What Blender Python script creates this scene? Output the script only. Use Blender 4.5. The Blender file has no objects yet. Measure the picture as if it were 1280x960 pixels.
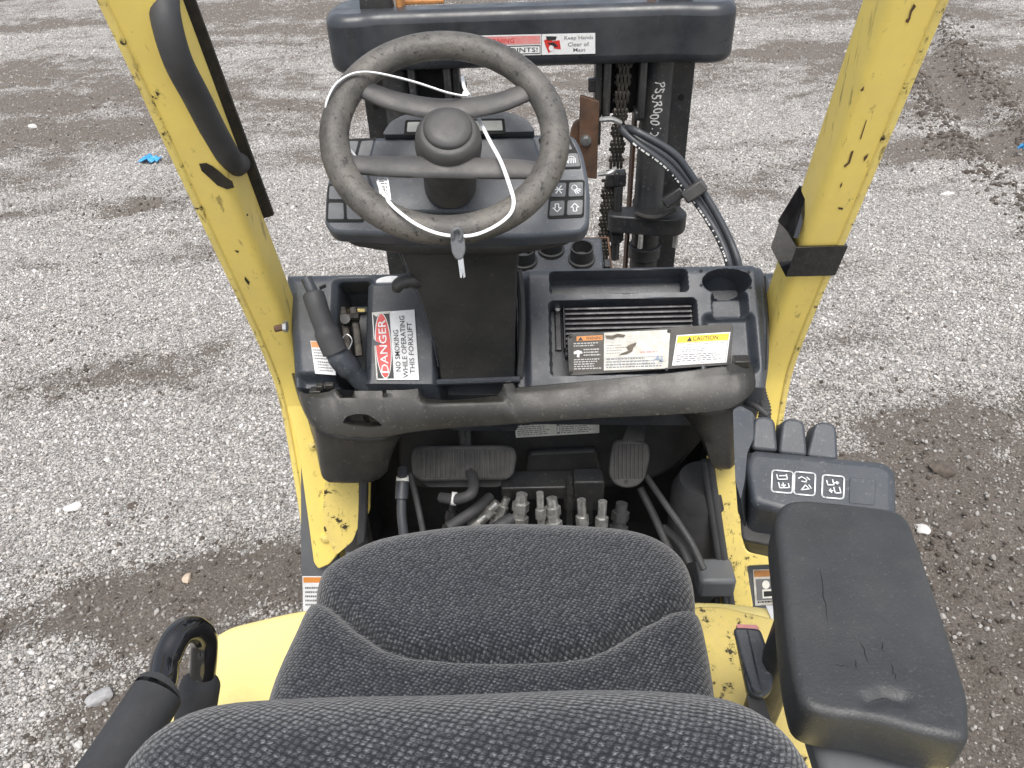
import bpy, bmesh, math, random
import numpy as np
from mathutils import Vector as V, Matrix, Euler
R_ = math.radians
sc = bpy.context.scene
random.seed(4); rng = np.random.default_rng(11)

# ------------------------------------------------------------------ camera
H = 1.9                                   # eye height above the gravel
PITCH, ROLL, YAW, FPX = 37.0, 2.3, 1.8, 970.0
cd = bpy.data.cameras.new('camera'); cam = bpy.data.objects.new('camera', cd)
sc.collection.objects.link(cam); sc.camera = cam
CR = Matrix.Rotation(R_(YAW), 3, 'Z') @ Matrix.Rotation(R_(90-PITCH), 3, 'X') @ Matrix.Rotation(R_(-ROLL), 3, 'Z')
cam.matrix_world = Matrix.Translation((0, 0, H)) @ CR.to_4x4()
cd.sensor_width = 36; cd.lens = FPX/1280*36; cd.clip_start = .02; cd.clip_end = 2000

# ------------------------------------------------------------------ sky and sun (bright overcast)
wd = bpy.data.worlds.new('World'); sc.world = wd; wd.use_nodes = True
nt = wd.node_tree; bg = nt.nodes['Background']
sky = nt.nodes.new('ShaderNodeTexSky'); sky.sky_type = 'NISHITA'; sky.sun_disc = False
SUN_EL, SUN_AZ = 70.0, 178.0              # azimuth clockwise from +y
sky.sun_elevation = R_(SUN_EL); sky.sun_rotation = R_(SUN_AZ); sky.dust_density = 4.0; sky.air_density = 1.0
hs = nt.nodes.new('ShaderNodeHueSaturation'); hs.inputs['Saturation'].default_value = .45
nt.links.new(sky.outputs[0], hs.inputs['Color']); nt.links.new(hs.outputs[0], bg.inputs[0]); bg.inputs[1].default_value = .15
sl = bpy.data.lights.new('sun', 'SUN'); sun = bpy.data.objects.new('sun', sl); sc.collection.objects.link(sun)
sl.energy = 1.35; sl.angle = R_(34); sl.color = (1, .96, .9)
_az, _el = R_(SUN_AZ), R_(SUN_EL)
sun.rotation_euler = (-V((math.sin(_az)*math.cos(_el), math.cos(_az)*math.cos(_el), math.sin(_el)))).to_track_quat('-Z', 'Y').to_euler()
sun.location = (0, 0, 6)
sc.view_settings.view_transform = 'Standard'; sc.view_settings.look = 'None'
sc.view_settings.gamma = 1; sc.view_settings.use_curve_mapping = False
sc.view_settings.exposure = .80

# ------------------------------------------------------------------ survey helper: a sighted direction to a point on a known plane
EYE = V((0, 0, H))
def ray(px, py): return CR @ V(((px-640)/FPX, (480-py)/FPX, -1))
def U(px, py, x=None, y=None, z=None, d=None):
    r = ray(px, py)
    t = d if d is not None else (x/r.x if x is not None else (y/r.y if y is not None else (z-H)/r.z))
    return EYE + r*t
class Fr:
    """a local frame on a plane: a along the plane, b up the plane, c along its normal"""
    def __init__(s, o, n, a=(1, 0, 0)):
        s.o = V(o); s.n = V(n).normalized(); a = V(a); s.a = (a - s.n*a.dot(s.n)).normalized(); s.b = s.n.cross(s.a)
    def px(s, px, py, c=0):
        r = ray(px, py); o = s.o + s.n*c
        p = EYE + r*((o-EYE).dot(s.n)/r.dot(s.n)) - o
        return (p.dot(s.a), p.dot(s.b))
    def w(s, a, b, c=0): return s.o + s.a*a + s.b*b + s.n*c
    def wp(s, px, py, c=0): return s.w(*s.px(px, py, c), c)
    def up(s, c): f = Fr(s.o + s.n*c, s.n, s.a); return f

# ------------------------------------------------------------------ materials
MATS = {}
def mat(name, base, rough=.5, metal=0, var=.25, vscale=9, speck=None, speck_amt=0, speck_scale=400, bump=.0, bscale=600,
        chip=None, chip_thr=.72, chip_scale=14, dust=None, dust_amt=0, dust_scale=6, spec=.5, coat=0, streak=0):
    m = bpy.data.materials.new(name); m.use_nodes = True; MATS[name] = m
    n = m.node_tree.nodes; l = m.node_tree.links; bs = n['Principled BSDF']
    bs.inputs['Roughness'].default_value = rough; bs.inputs['Metallic'].default_value = metal
    bs.inputs['Specular IOR Level'].default_value = spec; bs.inputs['Coat Weight'].default_value = coat
    geo = n.new('ShaderNodeNewGeometry'); pos = geo.outputs['Position']
    def noise(scale, detail=4, rough_=.6, vec=None):
        t = n.new('ShaderNodeTexNoise'); t.inputs['Scale'].default_value = scale; t.inputs['Detail'].default_value = detail
        t.inputs['Roughness'].default_value = rough_; l.new(vec or pos, t.inputs['Vector']); return t.outputs['Fac']
    def ramp(f, a, b):
        r = n.new('ShaderNodeMapRange'); r.inputs[1].default_value = a; r.inputs[2].default_value = b
        r.clamp = True; l.new(f, r.inputs[0]); return r.outputs[0]
    def mix(fac, a, b):
        x = n.new('ShaderNodeMix'); x.data_type = 'RGBA'
        if hasattr(fac, 'links'): l.new(fac, x.inputs[0])
        else: x.inputs[0].default_value = fac
        for v, i in ((a, 6), (b, 7)):
            if hasattr(v, 'links'): l.new(v, x.inputs[i])
            else: x.inputs[i].default_value = (*v, 1)
        return x.outputs[2]
    b = V(base)
    col = mix(ramp(noise(vscale), .3, .7), tuple(b*(1-var)), tuple(b*(1+var)))
    rg = None
    if dust is not None and dust_amt:
        df = ramp(noise(dust_scale, 6, .65), .38, .75)
        mm = n.new('ShaderNodeMath'); mm.operation = 'MULTIPLY'; mm.inputs[1].default_value = dust_amt; l.new(df, mm.inputs[0])
        col = mix(mm.outputs[0], col, dust)
    if streak:
        mp = n.new('ShaderNodeMapping'); mp.inputs['Scale'].default_value = (1, 1, .12); l.new(pos, mp.inputs[0])
        f = ramp(noise(60, 5, .7, mp.outputs[0]), .60, .66)
        mm = n.new('ShaderNodeMath'); mm.operation = 'MULTIPLY'; mm.inputs[1].default_value = streak; l.new(f, mm.inputs[0])
        col = mix(mm.outputs[0], col, (.08, .055, .03))
    if speck is not None and speck_amt:
        mm = n.new('ShaderNodeMath'); mm.operation = 'MULTIPLY'; mm.inputs[1].default_value = speck_amt
        l.new(ramp(noise(speck_scale, 2), .62, .72), mm.inputs[0]); col = mix(mm.outputs[0], col, speck)
    if chip is not None:
        cn = noise(chip_scale, 9, .72); hf = n.new('ShaderNodeMath'); hf.operation = 'MULTIPLY'; hf.inputs[1].default_value = .55; l.new(ramp(cn, chip_thr-.055, chip_thr), hf.inputs[0])
        col = mix(hf.outputs[0], col, tuple(V(base)*.45+V(chip)*.55)); f = ramp(cn, chip_thr, chip_thr+.012); col = mix(f, col, chip)
    l.new(col, bs.inputs['Base Color'])
    rr = n.new('ShaderNodeMapRange'); l.new(noise(vscale*3, 5), rr.inputs[0])
    rr.inputs[1].default_value = .3; rr.inputs[2].default_value = .7; rr.inputs[3].default_value = max(0, rough-.1); rr.inputs[4].default_value = min(1, rough+.12)
    l.new(rr.outputs[0], bs.inputs['Roughness'])
    if bump:
        bp = n.new('ShaderNodeBump'); bp.inputs['Strength'].default_value = bump; bp.inputs['Distance'].default_value = .001
        l.new(noise(bscale, 3), bp.inputs['Height']); l.new(bp.outputs[0], bs.inputs['Normal'])
    return m
mat('yellow', (.86, .67, .165), .38, var=.05, vscale=5, chip=(.045, .03, .016), chip_thr=.685, chip_scale=22, dust=(.64, .50, .18), dust_amt=.45, dust_scale=9, streak=.55, bump=.05, bscale=120)
mat('yellow_worn', (.84, .67, .19), .45, var=.08, vscale=7, chip=(.05, .036, .02), chip_thr=.60, chip_scale=40, dust=(.5, .38, .16), dust_amt=.6, dust_scale=14, streak=.7)
mat('yellow_clean', (.82, .69, .27), .3, var=.04, vscale=4, chip=(.12, .09, .04), chip_thr=.735, chip_scale=30, dust=(.6, .47, .2), dust_amt=.3)
mat('plastic', (.033, .039, .048), .36, var=.2, vscale=8, bump=.35, bscale=900, dust=(.085, .09, .095), dust_amt=.6, dust_scale=11, speck=(.2, .19, .18), speck_amt=.4, speck_scale=210)
mat('plastic_dark', (.020, .021, .022), .5, var=.2, vscale=8, bump=.35, bscale=900, dust=(.055, .05, .043), dust_amt=.6, dust_scale=8, speck=(.12, .11, .1), speck_amt=.3, speck_scale=230)
mat('panel_dusty', (.022, .021, .019), .40, var=.2, vscale=9, bump=.3, bscale=800, dust=(.054, .050, .042), dust_amt=.6, dust_scale=7, speck=(.2, .18, .15), speck_amt=.35, speck_scale=200)
mat('console_plastic', (.048, .057, .070), .38, var=.15, vscale=8, bump=.35, bscale=900, dust=(.10, .108, .118), dust_amt=.55, dust_scale=11, speck=(.2, .19, .18), speck_amt=.35, speck_scale=210)
mat('pedal_rubber', (.072, .072, .071), .6, var=.2, vscale=30, bump=.4, bscale=600, dust=(.13, .12, .105), dust_amt=.6, dust_scale=30)
mat('panel_dark', (.019, .018, .017), .36, var=.2, vscale=9, bump=.3, bscale=800, dust=(.05, .046, .038), dust_amt=.6, dust_scale=7, speck=(.16, .15, .13), speck_amt=.3, speck_scale=200)
mat('black_steel', (.018, .019, .021), .42, var=.3, vscale=10, bump=.2, bscale=200, dust=(.06, .057, .05), dust_amt=.6, dust_scale=14, speck=(.25, .24, .22), speck_amt=.25, speck_scale=150, chip=(.22, .21, .19), chip_thr=.76, chip_scale=30)
mat('crossbar_paint', (.021, .024, .029), .33, var=.25, vscale=7, bump=.35, bscale=45, dust=(.12, .125, .13), dust_amt=.35, dust_scale=10, chip=(.3, .29, .27), chip_thr=.74, chip_scale=45)
mat('gloss_black', (.008, .008, .009), .12, var=.1, coat=.5, bump=.15, bscale=60)
mat('rubber', (.038, .039, .042), .58, var=.18, vscale=12, bump=.5, bscale=700, dust=(.075, .072, .068), dust_amt=.5)
mat('wheel_rubber', (.060, .057, .052), .5, var=.35, vscale=18, bump=.7, bscale=300, dust=(.19, .172, .145), dust_amt=.8, dust_scale=13, chip=(.022, .02, .018), chip_thr=.60, chip_scale=130, speck=(.03, .028, .026), speck_amt=.6, speck_scale=170)
mat('wheel_spoke', (.050, .049, .048), .5, var=.15, vscale=14, bump=.3, bscale=500, dust=(.11, .1, .09), dust_amt=.5, dust_scale=14)
mat('foam', (.030, .031, .034), .85, var=.15, vscale=20, bump=.6, bscale=900)
mat('armrest_vinyl', (.025, .027, .029), .46, var=.18, vscale=10, bump=.45, bscale=500, dust=(.066, .064, .062), dust_amt=.5, dust_scale=9, speck=(.11, .105, .1), speck_amt=.35, speck_scale=420)
mat('rust', (.10, .05, .026), .8, var=.4, vscale=30, dust=(.05, .04, .035), dust_amt=.7, dust_scale=25, bump=.4, bscale=300)
mat('rust_orange', (.42, .19, .06), .7, var=.25, vscale=40, bump=.3, bscale=300)
mat('zinc', (.58, .58, .56), .36, metal=.7, var=.3, vscale=60, dust=(.12, .115, .10), dust_amt=.75, dust_scale=50)
mat('brass', (.40, .30, .16), .45, metal=.6, var=.3, vscale=60, dust=(.12, .1, .08), dust_amt=.6, dust_scale=50)
mat('steel_bolt', (.45, .45, .44), .35, metal=.9, var=.2, vscale=60)
mat('anodised', (.018, .018, .021), .3, metal=.4, var=.2, vscale=20)
mat('white', (.74, .75, .75), .4, var=.04, vscale=40, dust=(.5, .48, .43), dust_amt=.45, dust_scale=60)
mat('white_dirty', (.62, .61, .57), .45, var=.06, vscale=40, dust=(.30, .27, .2), dust_amt=.9, dust_scale=45)
mat('label_cream', (.80, .79, .72), .45, var=.05, vscale=40, dust=(.42, .40, .33), dust_amt=.5, dust_scale=60)
mat('red', (.56, .035, .03), .4, var=.06)
mat('pink_red', (.60, .20, .19), .4, var=.08, dust=(.6, .45, .42), dust_amt=.5, dust_scale=60)
mat('orange', (.62, .24, .05), .4, var=.08)
mat('caution_yellow', (.80, .55, .03), .4, var=.05)
mat('ink', (.022, .022, .022), .5, var=.1)
mat('ink_grey', (.16, .16, .16), .5, var=.2)
mat('ink_pale', (.48, .48, .46), .5, var=.1)
mat('ink_blue', (.25, .3, .38), .5, var=.1)
mat('plate_black', (.026, .025, .023), .4, var=.2, dust=(.10, .09, .07), dust_amt=.5, dust_scale=30)
mat('plate_brown', (.052, .044, .034), .45, var=.2, vscale=40)
mat('mud_smear', (.12, .10, .075), .7, var=.4, vscale=60)
mat('lcd', (.30, .31, .29), .2, var=.08)
mat('button', (.058, .066, .076), .45, var=.08, dust=(.1, .1, .1), dust_amt=.4)
mat('chalk', (.62, .64, .64), .6, var=.1)
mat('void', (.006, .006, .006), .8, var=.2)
mat('strap', (.82, .83, .83), .45, var=.04)
mat('key_grey', (.10, .105, .11), .45, var=.2, dust=(.2, .2, .2), dust_amt=.5, dust_scale=40)
mat('blue_scrap', (.05, .30, .62), .4, var=.25, vscale=40)
mat('tyre', (.018, .018, .018), .8, var=.2, dust=(.09, .085, .075), dust_amt=.7)
mat('stone_pale', (.52, .51, .49), .8, var=.18, vscale=60, bump=.6, bscale=200)
mat('stone_tan', (.46, .37, .28), .8, var=.2, vscale=60, bump=.6, bscale=200)
mat('stone_grey', (.30, .30, .30), .8, var=.2, vscale=60, bump=.6, bscale=200)
mat('clod', (.085, .070, .058), .95, var=.35, vscale=70, bump=1, bscale=160)
mat('grey_panel', (.085, .092, .10), .5, var=.15, vscale=8, dust=(.2, .2, .2), dust_amt=.4, chip=(.16, .10, .05), chip_thr=.68, chip_scale=30)

def fabric_mat(name, cell=(.0050, .0034), ang=24):
    m = bpy.data.materials.new(name); m.use_nodes = True; MATS[name] = m
    n = m.node_tree.nodes; l = m.node_tree.links; bs = n['Principled BSDF']
    uv = n.new('ShaderNodeUVMap')
    warp = n.new('ShaderNodeTexNoise'); warp.inputs['Scale'].default_value = 25; l.new(uv.outputs[0], warp.inputs['Vector'])
    wm = n.new('ShaderNodeMix'); wm.data_type = 'VECTOR'; wm.inputs[0].default_value = .0035
    l.new(uv.outputs[0], wm.inputs[4]); l.new(warp.outputs['Color'], wm.inputs[5])
    mp = n.new('ShaderNodeMapping'); mp.vector_type = 'POINT'
    mp.inputs['Rotation'].default_value = (0, 0, R_(ang)); mp.inputs['Scale'].default_value = (1/cell[0], 1/cell[1], 1)
    l.new(wm.outputs[1], mp.inputs[0])
    vo = n.new('ShaderNodeTexVoronoi'); vo.voronoi_dimensions = '2D'; vo.inputs['Scale'].default_value = 1; vo.inputs['Randomness'].default_value = .32
    l.new(mp.outputs[0], vo.inputs['Vector'])
    def rng_(f, a, b, c=0, d=1):
        r = n.new('ShaderNodeMapRange'); l.new(f, r.inputs[0])
        for i, v in enumerate((a, b, c, d)): r.inputs[i+1].default_value = v
        return r.outputs[0]
    def math_(op, a, b):
        x = n.new('ShaderNodeMath'); x.operation = op
        for i, v in enumerate((a, b)):
            if hasattr(v, 'links'): l.new(v, x.inputs[i])
            else: x.inputs[i].default_value = v
        return x.outputs[0]
    fleck = rng_(vo.outputs['Distance'], .12, .52, 1, 0)
    fib = n.new('ShaderNodeTexNoise'); fib.inputs['Scale'].default_value = 1; fib.inputs['Detail'].default_value = 3; fm = n.new('ShaderNodeMapping'); fm.inputs['Rotation'].default_value = (0, 0, R_(35)); fm.inputs['Scale'].default_value = (500, 1300, 1); l.new(uv.outputs[0], fm.inputs[0]); l.new(fm.outputs[0], fib.inputs['Vector'])
    sep = n.new('ShaderNodeSeparateColor'); l.new(vo.outputs['Color'], sep.inputs[0])
    amt = math_('MULTIPLY', fleck, rng_(sep.outputs[0], .1, 1, .25, .85))
    amt = math_('MULTIPLY', amt, rng_(fib.outputs['Fac'], .40, .62, .05, 1))
    mx = n.new('ShaderNodeMix'); mx.data_type = 'RGBA'; mx.inputs[6].default_value = (.012, .0135, .0175, 1); mx.inputs[7].default_value = (.23, .24, .255, 1)
    l.new(amt, mx.inputs[0]); l.new(mx.outputs[2], bs.inputs['Base Color'])
    bs.inputs['Roughness'].default_value = .95; bs.inputs['Specular IOR Level'].default_value = .2; bs.inputs['Sheen Weight'].default_value = .25
    bs.inputs['Sheen Roughness'].default_value = .5
    hh = math_('ADD', rng_(vo.outputs['Distance'], 0, .7, 1, 0), math_('MULTIPLY', fib.outputs['Fac'], .5))
    bp = n.new('ShaderNodeBump'); bp.inputs['Strength'].default_value = .8; bp.inputs['Distance'].default_value = .0015
    l.new(hh, bp.inputs['Height']); l.new(bp.outputs[0], bs.inputs['Normal'])
fabric_mat('fabric')

# ------------------------------------------------------------------ mesh building
COL = sc.collection
WL = {}                                   # world location of each object
class MB:
    def __init__(s): s.v = []; s.f = []; s.m = []; s.uv = None
    def add(s, vs, fs, m=0):
        k = len(s.v); s.v += [tuple(v) for v in vs]; s.f += [tuple(i+k for i in f) for f in fs]; s.m += [m]*len(fs); return s
    def box(s, c, size, rot=None, m=0):
        q = rot or Matrix.Identity(3); c = V(c)
        vs = [c + q @ V((sx*size[0]/2, sy*size[1]/2, sz*size[2]/2)) for sx in (-1, 1) for sy in (-1, 1) for sz in (-1, 1)]
        return s.add(vs, [(0, 1, 3, 2), (4, 6, 7, 5), (0, 4, 5, 1), (2, 3, 7, 6), (0, 2, 6, 4), (1, 5, 7, 3)], m)
    def fbox(s, fr, a, b, c, size, m=0):
        return s.box(fr.w(a, b, c), size, Matrix((fr.a, fr.b, fr.n)).transposed(), m)
    def prism(s, fr, pts, c0, c1, m=0, top=1):
        """pts (a,b) counter-clockwise; from c0 up to c1"""
        ar = sum(pts[i][0]*pts[(i+1) % len(pts)][1]-pts[(i+1) % len(pts)][0]*pts[i][1] for i in range(len(pts)))
        if ar < 0: pts = pts[::-1]
        N = len(pts); vs = [fr.w(a, b, c0) for a, b in pts] + [fr.w(a*1, b*1, c1) for a, b in pts]
        fs = [(i, (i+1) % N, N+(i+1) % N, N+i) for i in range(N)] + [tuple(range(N, 2*N)), tuple(range(N-1, -1, -1))]
        return s.add(vs, fs, m)
    def taper(s, fr, top, bot, c0, c1, r=.01, m=0):
        """solid between two outlines sighted at two heights over the plane"""
        lo, hi = fr.up(c0), fr.up(c1)
        s.loft([[lo.w(*p) for p in rpoly([lo.px(*p) for p in bot], r)], [hi.w(*p) for p in rpoly([hi.px(*p) for p in top], r)]], True, m); return s
    def loft(s, rings, caps=True, m=0, closed=True):
        N = len(rings[0]); vs = [p for r in rings for p in r]; fs = []
        for i in range(len(rings)-1):
            for j in range(N if closed else N-1):
                k = (j+1) % N; fs.append((i*N+j, i*N+k, (i+1)*N+k, (i+1)*N+j))
        if caps: fs += [tuple(range(N-1, -1, -1)), tuple(range((len(rings)-1)*N, len(rings)*N))]
        return s.add(vs, fs, m)
    def tube(s, pts, r, seg=12, m=0, caps=True, flat=None):
        pts = [V(p) for p in pts]; n = len(pts); rs = r if hasattr(r, '__len__') else [r]*n
        t0 = (pts[1]-pts[0]).normalized(); up = V((0, 0, 1)) if abs(t0.z) < .9 else V((1, 0, 0))
        nn = (up - t0*up.dot(t0)).normalized(); rings = []
        for i, p in enumerate(pts):
            t = (pts[min(i+1, n-1)]-pts[max(i-1, 0)]).normalized()
            nn = (nn - t*nn.dot(t)).normalized(); bb = t.cross(nn)
            k = flat or 1
            rings.append([p + nn*(math.cos(2*math.pi*j/seg)*rs[i]*k) + bb*(math.sin(2*math.pi*j/seg)*rs[i]) for j in range(seg)])
        return s.loft(rings, caps, m)
    def lathe(s, fr, a, b, prof, seg=28, m=0, caps=True):
        rings = [[fr.w(a+r*math.cos(2*math.pi*j/seg), b+r*math.sin(2*math.pi*j/seg), c) for j in range(seg)] for r, c in prof]
        return s.loft(rings, caps, m)
    def strip(s, fr, pts, w, c, m=0):
        for i in range(len(pts)-1):
            p, q = V((*pts[i], 0)), V((*pts[i+1], 0)); t = (q-p)
            if t.length < 1e-6: continue
            t.normalize(); o = V((-t.y, t.x, 0))*w/2; e = t*w/2
            s.add([fr.w(x.x, x.y, c) for x in (p-e-o, q+e-o, q+e+o, p-e+o)], [(0, 1, 2, 3)], m)
        return s
    def grid(s, P, nu, nv, m=0):
        vs = [P(i, j) for j in range(nv) for i in range(nu)]
        return s.add(vs, [(j*nu+i, j*nu+i+1, (j+1)*nu+i+1, (j+1)*nu+i) for j in range(nv-1) for i in range(nu-1)], m)
    def build(s, name, mats, parent=None, smooth=35, bevel=0, seg=2, origin=None, solid=0, recalc=True, label=None, sub=0):
        me = bpy.data.meshes.new(name)
        o = V(origin) if origin is not None else sum((V(v) for v in s.v), V())/len(s.v)
        me.from_pydata([tuple(V(v)-o) for v in s.v], [], s.f)
        for k in ([mats] if isinstance(mats, str) else mats): me.materials.append(MATS[k])
        me.polygons.foreach_set('material_index', s.m)
        if recalc:
            bm = bmesh.new(); bm.from_mesh(me); bmesh.ops.recalc_face_normals(bm, faces=bm.faces); bm.to_mesh(me); bm.free()
        if s.uv is not None:
            u = me.uv_layers.new(name='UVMap'); li = np.zeros(len(me.loops), int); me.loops.foreach_get('vertex_index', li)
            u.data.foreach_set('uv', np.array(s.uv, float)[li].ravel())
        me.update()
        if smooth:
            me.polygons.foreach_set('use_smooth', [True]*len(me.polygons)); me.set_sharp_from_angle(angle=R_(smooth))
        ob = bpy.data.objects.new(name, me); COL.objects.link(ob); place(ob, o, parent)
        if solid: md = ob.modifiers.new('solid', 'SOLIDIFY'); md.thickness = solid; md.offset = 0
        if sub: md = ob.modifiers.new('sub', 'SUBSURF'); md.levels = sub; md.render_levels = sub
        if bevel:
            md = ob.modifiers.new('bevel', 'BEVEL'); md.width = bevel; md.segments = seg; md.limit_method = 'ANGLE'; md.angle_limit = R_(30)
        if label: ob['label'] = label
        return ob
def place(ob, w, parent):
    WL[ob.name] = V(w)
    if parent is not None: ob.parent = parent; ob.location = V(w) - WL[parent.name]
    else: ob.location = w
def clone(ob, w, parent, rot=None):
    c = ob.copy(); COL.objects.link(c); c.parent = None; place(c, w, parent)
    if rot is not None: c.rotation_euler = rot
    return c
def tag(o, label=None, cat=None, group=None, kind=None):
    for k, v in (('label', label), ('category', cat), ('group', group), ('kind', kind)):
        if v: o[k] = v
    return o
def empty(name, loc):
    o = bpy.data.objects.new(name, None); COL.objects.link(o); o.empty_display_size = .2; place(o, loc, None); return o
def rpoly(pts, r, seg=5):
    """round the corners of a polygon"""
    out = []; N = len(pts); rr = r if hasattr(r, '__len__') else [r]*N
    for i in range(N):
        p, a, b = V((*pts[i], 0)), V((*pts[i-1], 0)), V((*pts[(i+1) % N], 0))
        ua, ub = (a-p), (b-p); k = min(rr[i], ua.length*.45, ub.length*.45)
        if k < 1e-6: out.append(pts[i]); continue
        A, B = p+ua.normalized()*k, p+ub.normalized()*k
        for j in range(seg+1):
            t = j/seg; q = A*(1-t)**2 + p*2*t*(1-t) + B*t*t; out.append((q.x, q.y))
    return out
def spline(pts, n=8):
    """Catmull-Rom through points"""
    pts = [V(p) for p in pts]; P = [pts[0]*2-pts[1]] + pts + [pts[-1]*2-pts[-2]]; out = []
    for i in range(1, len(P)-2):
        a, b, c, d = P[i-1:i+3]
        for k in range(n):
            t = k/n; out.append(.5*((2*b)+(c-a)*t+(2*a-5*b+4*c-d)*t*t+(3*b-a-3*c+d)*t**3))
    out.append(pts[-1]); return out
def sst(e0, e1, x): t = np.clip((x-e0)/(e1-e0), 0, 1); return t*t*(3-2*t)
_tc = {}
def text_geo(s):
    if s not in _tc:
        c = bpy.data.curves.new('t', 'FONT'); c.body = s; c.size = 1; c.resolution_u = 2; c.offset = .006
        o = bpy.data.objects.new('t', c); COL.objects.link(o); bpy.context.view_layer.update()
        me = bpy.data.meshes.new_from_object(o.evaluated_get(bpy.context.evaluated_depsgraph_get()))
        vs = [tuple(v.co) for v in me.vertices]; fs = [tuple(p.vertices) for p in me.polygons]
        bpy.data.objects.remove(o); bpy.data.curves.remove(c); bpy.data.meshes.remove(me)
        xs = [v[0] for v in vs]; ys = [v[1] for v in vs]
        _tc[s] = ([((v[0]-min(xs))/(max(xs)-min(xs)), (v[1]-min(ys))/(max(ys)-min(ys))) for v in vs], fs)
    return _tc[s]
class Sticker:
    """a flat print on a plane; corners in reading order TL TR BR BL; inside it (s,t) run right and down, 0..1"""
    def __init__(s, fr, corners, px=True, c=0, round_=0):
        s.fr = fr.up(c); s.k = [s.fr.px(*p) if px else p for p in corners]; s.mb = MB(); s.mats = []
    def P(s, u, v, lay=0):
        a, b, c, d = [V((*k, 0)) for k in s.k]; p = (a*(1-u)+b*u)*(1-v) + (d*(1-u)+c*u)*v
        return s.fr.w(p.x, p.y, .0004*lay)
    def mi(s, m):
        if m not in s.mats: s.mats.append(m)
        return s.mats.index(m)
    def rect(s, u0, v0, u1, v1, m, lay=1):
        s.mb.add([s.P(u0, v0, lay), s.P(u0, v1, lay), s.P(u1, v1, lay), s.P(u1, v0, lay)], [(0, 1, 2, 3)], s.mi(m)); return s
    def poly(s, pts, m, lay=1):
        s.mb.add([s.P(u, v, lay) for u, v in pts], [tuple(range(len(pts)))], s.mi(m)); return s
    def ell(s, u, v, ru, rv, m, lay=1): return s.poly([(u+ru*math.cos(t*math.pi/14), v-rv*math.sin(t*math.pi/14)) for t in range(28)], m, lay)
    def text(s, txt, u0, v0, u1, v1, m, lay=2):
        g, f = text_geo(txt); s.mb.add([s.P(u0+(u1-u0)*x, v1+(v0-v1)*y, lay) for x, y in g], f, s.mi(m)); return s
    def lines(s, u0, v0, u1, v1, n, m, lay=2, seed=1, h=.45, wl=.09):
        r = random.Random(seed); p = (v1-v0)/n
        for i in range(n):
            u = u0; e = u1 - (u1-u0)*(r.random()*.35)
            while u < e:
                w = (u1-u0)*wl*(.4+r.random()); s.rect(u, v0+p*i, min(u+w, e), v0+p*(i+h), m, lay); u += w+(u1-u0)*wl*.3
        return s
    def build(s, name, parent, label=None): return s.mb.build(name, s.mats, parent, smooth=0, recalc=False, label=label)

# ================================================================== the yard: packed gravel and mud
def vnoise(x, y, seed=0):
    xi = np.floor(x).astype(np.int64); yi = np.floor(y).astype(np.int64); fx = x-xi; fy = y-yi
    def h(a, b):
        n = (a*374761393 + b*668265263 + seed*974634777) & 0x7fffffff
        n = ((n ^ (n >> 13))*1274126177) & 0x7fffffff
        return ((n ^ (n >> 16)) & 0xffff)/65535.
    ux = fx*fx*(3-2*fx); uy = fy*fy*(3-2*fy)
    return (h(xi, yi)*(1-ux)+h(xi+1, yi)*ux)*(1-uy) + (h(xi, yi+1)*(1-ux)+h(xi+1, yi+1)*ux)*uy
def fbm(x, y, seed=0, oct=5, gain=.55):
    s = 0; a = 1; t = 0
    for k in range(oct):
        s = s + a*vnoise(x*2**k+k*17.3, y*2**k-k*9.1, seed+k); t += a; a *= gain
    return s/t
def G(px, py): p = U(px, py, z=0); return (p.x, p.y)
# mud patches: sighted centre, half width and half length in metres, weight
MUD = [(70, 150, 1.7, .55, .46), (240, 262, .55, .28, .38), (480, 20, 2.0, .5, .25), (60, 265, .6, .16, .3), (1130, 110, .5, .25, .25),
       (1100, 190, 1.3, .30, .34), (985, 215, .5, .25, .28), (1245, 120, .7, 1.3, .30), (1180, 600, .26, .24, .66), (1215, 690, .30, .34, .56), (1250, 850, .36, .36, .62), (1160, 540, .35, .12, .22), (1225, 780, .30, .25, .35),
       (1240, 760, .30, .22, .45), (210, 740, .42, .18, .46), (300, 720, .28, .18, .48), (110, 770, .30, .15, .36), (230, 900, .26, .15, .6), (60, 900, .22, .16, .42),
       (120, 470, .5, .14, .36), (30, 410, .5, .12, .28), (170, 330, .6, .1, .2), (1200, 520, .5, .14, .25), (1060, 400, .45, .12, .1), (930, 60, .9, .4, .2), (340, 60, .9, .3, .18),
       (1100, 470, .25, .1, .16), (1130, 640, .2, .3, .4), (170, 640, .12, .07, .4)]
PALE = [(180, 270, 1.0, .22, .22), (250, 370, .8, .35, .32), (420, 320, .5, .2, .3), (60, 560, .8, .5, .22), (250, 560, .6, .5, .28), (1160, 440, .5, .35, .14), (1110, 330, .8, .22, .1),
        (1000, 290, .7, .2, .2), (1080, 540, .3, .2, .2), (900, 280, .6, .3, .2), (40, 860, .12, .12, .35), (300, 620, .4, .25, .2)]
RUT = [G(*p) for p in ((1135, 20), (1160, 70), (1195, 120), (1235, 165), (1290, 215), (1400, 300))]
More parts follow.
